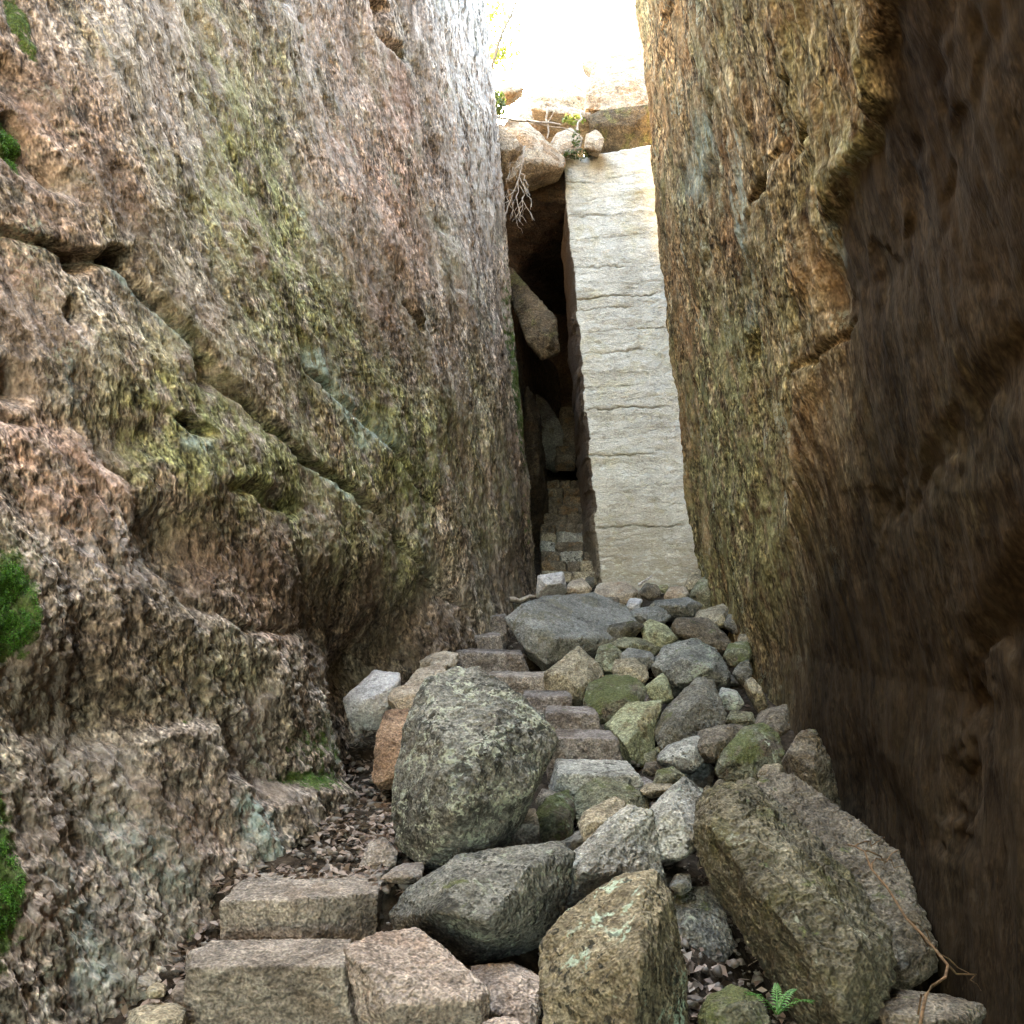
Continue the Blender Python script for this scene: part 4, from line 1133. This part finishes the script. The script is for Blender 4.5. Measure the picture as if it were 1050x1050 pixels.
# dead branch hanging over the gap
paths = []
main = [P(538, 150, 10.05), P(536, 168, 10.0), P(531, 186, 9.98), P(524, 204, 9.97), P(518, 220, 9.97)]
paths.append((main, .009, .004))
for s, e in [((537, 166), (514, 186)), ((533, 182), (545, 212)), ((531, 187), (533, 228)), ((528, 195), (514, 212)), ((534, 178), (543, 190)), ((533, 190), (546, 226)), ((524, 204), (531, 232)),
             ((536, 160), (520, 172)), ((530, 190), (512, 202)), ((522, 208), (516, 228)), ((538, 200), (530, 222))]:
    w = wiggle(P(*s, 9.98), P(*e, 9.9 + rng.uniform(-.1, .15)), 5, .014, rng)
    paths.append((w, .0045, .002))
    for k_ in range(4):
        q0 = w[2 + k_ % 3]
        paths.append((wiggle(q0, q0 + np.array([rng.uniform(-.09, .09), rng.uniform(-.05, .05), -rng.uniform(.05, .14)]), 3, .006, rng), .0025, .0012))
o = link('dead_branch', tube_mesh('dead_branch', paths, 5), M['twig'])
rebase(o, P(538, 150, 10.05))
tag(o, 'bare dead branch with fine twigs hanging over the dark gap', 'branch')
o = link('stick', tube_mesh('stick', [(wiggle(P(498, 119, 10.0), P(575, 128, 10.3), 7, .01, rng), .014, .008), (wiggle(P(540, 123, 10.15), P(590, 136, 10.4), 4, .01, rng), .008, .004)], 6), M['twig'])
rebase(o, P(498, 119, 10.0))
tag(o, 'long pale stick lying across the top of the roof boulder', 'stick')
o = link('stick', tube_mesh('stick', [(wiggle(P(562, 110, 10.3), P(561, 142, 10.25), 5, .008, rng), .012, .008), (wiggle(P(561, 126, 10.28), P(570, 112, 10.3), 3, .005, rng), .006, .003)], 6), M['twig'])
rebase(o, P(561, 142, 10.25))
tag(o, 'short upright dead twig crossing the long pale stick', 'stick')
o = link('stick', tube_mesh('stick', [(wiggle(P(592, 134, 10.3), P(596, 114, 10.45), 5, .01, rng), .012, .006), (wiggle(P(594, 124, 10.38), P(585, 116, 10.4), 3, .01, rng), .006, .003)], 6), M['twig'])
rebase(o, P(592, 134, 10.3))
tag(o, 'crooked twig standing by the moss above the slab corner', 'stick')
o = link('stick', tube_mesh('stick', [(wiggle(P(655, 600, 9.3), P(669, 590, 9.3), 3, .004, rng), .016, .010)], 6), M['white'])
rebase(o, P(655, 600, 9.3))
tag(o, 'small white stick lying at the foot of the pale slab', 'stick')
o = link('stick', tube_mesh('stick', [(wiggle(P(514, 609, 9.1), P(522, 615, 8.9), 3, .01, rng), .03, .026), (wiggle(P(522, 615, 8.9), P(548, 612, 9.1), 5, .012, rng), .026, .014)], 7), M['twig'])
rebase(o, P(514, 612, 9.0))
tag(o, 'bent piece of pale driftwood-like wood by the top step', 'stick')
# root down the dark pit
rp = [(868, 866, 4.3), (876, 868, 4.2), (887, 873, 4.1), (894, 890, 4.0), (909, 910, 3.9), (922, 928, 3.8), (930, 942, 3.75), (944, 958, 3.65), (960, 975, 3.55), (972, 990, 3.5), (968, 1002, 3.42),
      (956, 1012, 3.38), (948, 1020, 3.35), (945, 1035, 3.3), (942, 1065, 3.2)]
root = [P(a + rng.uniform(-1.5, 1.5), b_, c - .12) for a, b_, c in rp]
rpaths = [(root, .0035, .006)]
for i_, (dx, dy) in [(2, (40, 14)), (3, (30, -16)), (6, (26, 22)), (7, (50, 40)), (9, (34, 26)), (1, (30, -8)), (12, (-16, 40))]:
    q0 = rp[i_]
    rpaths.append((wiggle(P(q0[0], q0[1], q0[2] - .12), P(q0[0] + dx, q0[1] + dy, q0[2]), 6, .012, rng), .004, .0015))
o = link('root', tube_mesh('root', rpaths, 6), M['root'])
rebase(o, root[-1])
tag(o, 'thin brown root trailing down the dark cliff foot into the pit', 'root')

# ------------------------------------------------------------------ leaves: litter, moss, fern, saplings
def leaf_cloud(pos, nrm, size, r, aspect=.55, fold=True, jitter=1.0):
    """one small folded leaf (two quads) per position"""
    n = len(pos)
    nrm = nrm + r.normal(size=(n, 3)) * .45 * jitter
    nrm /= np.linalg.norm(nrm, axis=1)[:, None]
    t = r.normal(size=(n, 3))
    t -= (t * nrm).sum(1)[:, None] * nrm
    t /= np.linalg.norm(t, axis=1)[:, None]
    b_ = np.cross(nrm, t)
    s = (size * r.uniform(.55, 1.3, n))[:, None]
    up = nrm * s * .22 * r.uniform(-.3, 1, n)[:, None]
    A = pos - t * s * .5
    B = pos + t * s * .5
    Lm = pos + b_ * s * aspect * .5 + up
    Rm = pos - b_ * s * aspect * .5 + up
    V = np.stack([A, Rm, B, Lm], 1).reshape(-1, 3)
    F = (np.arange(n) * 4)[:, None] + np.arange(4)[None, :]
    F = np.vstack([F[:, [0, 1, 2]], F[:, [0, 2, 3]]])
    return V, F


def ground_z(x, y):
    i = np.clip(np.searchsorted(gx, x), 1, len(gx) - 1)
    j = np.clip(np.searchsorted(gy, y), 1, len(gy) - 1)
    return np.maximum(np.maximum(GZ[i, j], GZ[i - 1, j]), np.maximum(GZ[i, j - 1], GZ[i - 1, j - 1]))


lp, ln = [], []
for (cx_, cy_, rx, ry, n) in [(330, 893, 60, 14, 260), (385, 862, 22, 30, 260), (400, 850, 12, 22, 120), (200, 1000, 40, 26, 240), (150, 1035, 40, 22, 200), (300, 980, 60, 8, 160), (700, 796, 34, 9, 170),
                              (560, 838, 18, 18, 90), (425, 925, 10, 20, 60), (655, 800, 16, 12, 60), (345, 985, 16, 12, 70), (555, 1030, 8, 30, 40), (600, 850, 60, 30, 120), (240, 905, 30, 20, 100), (640, 830, 90, 40, 260), (720, 740, 60, 40, 160), (800, 900, 60, 60, 120), (170, 1045, 60, 14, 260), (205, 985, 30, 14, 200), (300, 902, 70, 8, 140), (250, 978, 60, 6, 120), (352, 775, 30, 50, 260), (345, 840, 40, 30, 220), (205, 950, 30, 40, 260), (160, 1010, 50, 40, 260), (370, 700, 30, 30, 120), (735, 1000, 40, 60, 200), (690, 960, 30, 60, 160), (395, 800, 16, 50, 120)]:
    for _ in range(n):
        a, b_ = rng.normal(size=2) * .5
        x_, y_ = cx_ + a * rx, cy_ + b_ * ry
        lp.append((x_, y_))
lp = np.array(lp)
dl = np.array([D(y) for y in lp[:, 1]])
xx_ = (lp[:, 0] - CX) / W * dl
pos = np.stack([xx_, dl, ground_z(xx_, dl) + rng.uniform(0, .025, len(dl))], 1)
V, F = leaf_cloud(pos, np.tile([0, 0, 1.0], (len(pos), 1)), .05, rng)
o = link('leaf_litter', mesh_np('leaf_litter', V, F), M['litter'], smooth=False)
tag(o, kind='stuff')

# gravel and crumbs of stone in the gaps: one ground cover
ico = bmesh.new()
bmesh.ops.create_icosphere(ico, subdivisions=1, radius=1.0)
iv = np.array([v.co[:] for v in ico.verts])
itri = np.array([[v.index for v in f.verts] for f in ico.faces])
ico.free()
GVs, GFs = [], []
for i in range(3300):
    if i >= 2600:
        d_ = rng.uniform(3.15, 4.6)
        x_ = rng.uniform(.1, 1.05)
    elif i >= 2300:
        d_ = rng.uniform(4.9, 6.6)
        x_ = np.interp(d_, [4.9, 6.6], [-.72, -.98]) + rng.normal() * .14
    elif i < 1500:
        d_ = rng.uniform(3.3, 9.5)
        x_ = rng.uniform(np.interp(d_, [3, 5, 7, 10], [-1.0, -.6, -.5, .2]), np.interp(d_, [3, 5, 7, 10], [1.3, 1.4, 1.5, 1.6]))
    else:
        d_ = rng.uniform(3.25, 4.9)
        x_ = np.interp(d_, [3.2, 4, 5], [-1.15, -.85, -.55]) + rng.normal() * .22
    g_ = float(ground_z(np.array([x_]), np.array([d_]))[0])
    r_ = .005 + .024 * rng.uniform() ** 3.5
    vv = iv * (1 + .28 * rng.normal(size=(len(iv), 1))) * np.array([1, rng.uniform(.6, 1), rng.uniform(.4, .8)]) * r_
    an = rng.uniform(0, 6.28)
    vv = vv @ np.array([[math.cos(an), math.sin(an), 0], [-math.sin(an), math.cos(an), 0], [0, 0, 1]])
    GFs.append(itri + len(GVs) * len(iv))
    GVs.append(vv + [x_, d_, g_ + r_ * .3])
o = link('gravel', mesh_np('gravel', np.vstack(GVs), np.vstack(GFs)), M['gravel'], smooth=False)
tag(o, kind='stuff')

# moss cushions on the left cliff: part of that cliff
cand = np.where((LM > .70) & (LPX > -30))[0]
pick = rng.choice(cand, 30000)
wgt = (rng.uniform(size=len(pick)) < (LM[pick] - .5) * 1.6) & (fbm(LV[pick] * 9.0, 3, 77) > -.05)
pick = pick[wgt]
far = LV[pick][:, 1]
pm = LV[pick] + np.stack([rng.uniform(0, .02, len(pick)), rng.uniform(-.012, .012, len(pick)), rng.uniform(-.012, .012, len(pick))], 1)
V, F = leaf_cloud(pm, np.tile([1.0, -.3, .4], (len(pm), 1)), .009, rng, jitter=1.6)
o = link('moss', mesh_np('moss', V, F), M['moss'], parent=cliff_a, smooth=False)


def clump(name, label, cat, mat, cen, rad, n, size, stems=None):
    d = rng.normal(size=(n, 3))
    d /= np.linalg.norm(d, axis=1)[:, None]
    pos = d * (rng.uniform(.35, 1, n) ** .5)[:, None] * np.array(rad)
    V, F = leaf_cloud(pos, d + [0, 0, .5], size, rng)
    o = link(name, mesh_np(name, V, F), M[mat], cen, smooth=False)
    tag(o, label, cat)
    return o


clump('moss_clump', 'bright mossy tuft on the slab top corner', 'moss', 'mossdull', tuple(P(592, 158, 10.62)), (.16, .12, .035), 260, .028)
clump('moss_clump', 'small moss tuft under the crooked twig', 'moss', 'mossdull', tuple(P(591, 141, 10.45)), (.05, .07, .10), 110, .03)
clump('shrub', 'dark leafy shrub growing from the cliff edge above the gap', 'shrub', 'mossdull', tuple(P(506, 106, 10.5)), (.13, .15, .14), 520, .05)
clump('grass_tuft', 'yellowish grass tuft on the long brown-edged slab', 'grass', 'leaf', tuple(P(588, 122, 10.7)), (.14, .10, .035), 90, .055)

# fern in the pit: two fronds on a short crown
def frond(a, b_, sag, width, nleaf=13):
    a, b_ = np.array(a), np.array(b_)
    V, F = [], []
    axis_ = b_ - a
    side = np.cross(axis_, [0, 0, 1.0])
    side /= np.linalg.norm(side)
    for i in range(nleaf):
        t = (i + 1) / (nleaf + 1)
        c = a + axis_ * t + np.array([0, 0, sag * 4 * t * (1 - t)])
        l = width * (1 - abs(t - .35) * 1.15) * (1 - t * .25)
        for sd in (-1, 1):
            tip = c + side * sd * l + axis_ * .07 - np.array([0, 0, .15 * l])
            w = axis_ * .034
            mid = (c + tip) / 2 + np.array([0, 0, .004])
            k_ = len(V)
            V += [c - w * .6, mid - w, tip, mid + w, c + w * .6]
            F += [(k_, k_ + 1, k_ + 3, k_ + 4), (k_ + 1, k_ + 2, k_ + 3, k_ + 3)]
    return V, F


fe = bpy.data.objects.new('fern', None)
col.objects.link(fe)
fbase = P(796, 1046, 3.1)
fe.location = fbase
tag(fe, 'small bright green fern growing in the dark pit', 'fern')
for a, b_, w in [(P(796, 1040, 3.1), P(765, 1020, 3.0), .035), (P(797, 1038, 3.1), P(796, 1010, 3.22), .03), (P(798, 1040, 3.08), P(834, 1029, 2.95), .035), (P(797, 1040, 3.1), P(816, 1016, 3.15), .03)]:
    V, F = frond(a - fbase, b_ - fbase, .02, w * .8, 12)
    F3 = []
    for f in F:
        F3.append((f[0], f[1], f[2]))
        if f[3] != f[2]:
            F3.append((f[0], f[2], f[3]))
    o = link('frond', mesh_np('frond', np.array(V), np.array(F3)), M['fern'], parent=fe, smooth=False)
    st_ = tube_mesh('stem', [([a - fbase, (a + b_) / 2 - fbase + np.array([0, 0, .03]), b_ - fbase], .003, .0012)], 5)
    link('stem', st_, M['fern'], parent=o)


def sapling(label, base, path, crown_c, rad, n, size):
    e = bpy.data.objects.new('sapling', None)
    col.objects.link(e)
    e.location = base
    tag(e, label, 'tree')
    pth = [np.array(p) - base for p in path]
    ps = [(pth, .02, .008)]
    for c, _ in crown_c:
        q0 = pth[rng.integers(1, len(pth))]
        ps.append((wiggle(q0, np.array(c) - base, 5, .04, rng), .009, .003))
    link('trunk', tube_mesh('trunk', ps, 7), M['bark'], parent=e)
    pos = []
    for c, rr in crown_c:
        d_ = rng.normal(size=(n, 3)) * rr * .5
        pos.append(np.array(c) - base + d_)
    pos = np.vstack(pos)
    V, F = leaf_cloud(pos, rng.normal(size=pos.shape), size, rng)
    link('crown', mesh_np('crown', V, F), M['leaf'], parent=e, smooth=False)
    return e


sb = P(500, 92, 10.6)
sapling('thin leaning sapling with pale leaves at the cliff edge in the bright opening', sb,
        [sb, P(505, 66, 10.6), P(514, 36, 10.65), P(524, 16, 10.7), P(532, -6, 10.75), P(536, -60, 10.8)],
        [(P(505, 20, 10.9), .22), (P(515, 55, 11.0), .16), (P(510, -10, 11), .25), (P(545, -30, 11), .25), (P(500, 60, 11.2), .2)], 0, 150, .06)
for lab, bx, by, bz, hh in [('slender leafy tree rising behind the roof boulders', -.9, 17.5, 4.2, 6.5)]:
    base = np.array([bx, by, bz])
    tr = [base, base + [.1, .1, hh * .35], base + [-.05, .1, hh * .7], base + [.1, 0, hh]]
    cc = [(base + np.array([rng.normal() * .9, rng.normal() * .9, hh * rng.uniform(.45, 1.05)]), .9) for _ in range(12)]
    sapling(lab, base, tr, cc, 0, 120, .12)

# ------------------------------------------------------------------ light
SUN_EL, SUN_AZ = 35.0, 6.0       # azimuth measured from +Y towards +X
w = bpy.data.worlds.new('World')
scene.world = w
w.use_nodes = True
nt = w.node_tree
nt.nodes.clear()
sky = nt.nodes.new('ShaderNodeTexSky')
sky.sky_type = 'NISHITA'
sky.sun_disc = False
sky.sun_elevation = math.radians(SUN_EL)
sky.sun_rotation = math.radians(SUN_AZ)
sky.air_density = 1.0
sky.dust_density = 1.5
sky.ozone_density = 0.3
bg = nt.nodes.new('ShaderNodeBackground')
bg.inputs['Strength'].default_value = 0.12
out = nt.nodes.new('ShaderNodeOutputWorld')
nt.links.new(sky.outputs[0], bg.inputs[0])
nt.links.new(bg.outputs[0], out.inputs[0])

sd = bpy.data.lights.new('sun', 'SUN')
sd.energy = 3.0
sd.angle = math.radians(0.5)
sd.color = (1.0, 0.94, 0.84)
so = bpy.data.objects.new('sun', sd)
col.objects.link(so)
e, a = math.radians(SUN_EL), math.radians(SUN_AZ)
to_sun = Vector((math.sin(a) * math.cos(e), math.cos(a) * math.cos(e), math.sin(e)))
so.rotation_euler = to_sun.to_track_quat('Z', 'Y').to_euler()
so.location = (0, 0, 20)

# ------------------------------------------------------------------ camera
cd = bpy.data.cameras.new('camera')
cam = bpy.data.objects.new('camera', cd)
col.objects.link(cam)
cam.location = (0, 0, 0)
cam.rotation_euler = (math.radians(90), 0, 0)
cd.sensor_width = 36.0
cd.lens = 36.0
cd.shift_y = (HY - 525.0) / W
cd.clip_start = 0.05
cd.clip_end = 2000
scene.camera = cam

scene.render.engine = 'CYCLES'
scene.cycles.max_bounces = 8
scene.cycles.diffuse_bounces = 4
scene.cycles.use_denoising = True
vs = scene.view_settings
vs.view_transform = 'Standard'
vs.look = 'None'
vs.exposure = 5.45
vs.gamma = 1.0
vs.use_white_balance = True
vs.white_balance_temperature = 7700
vs.white_balance_tint = 1
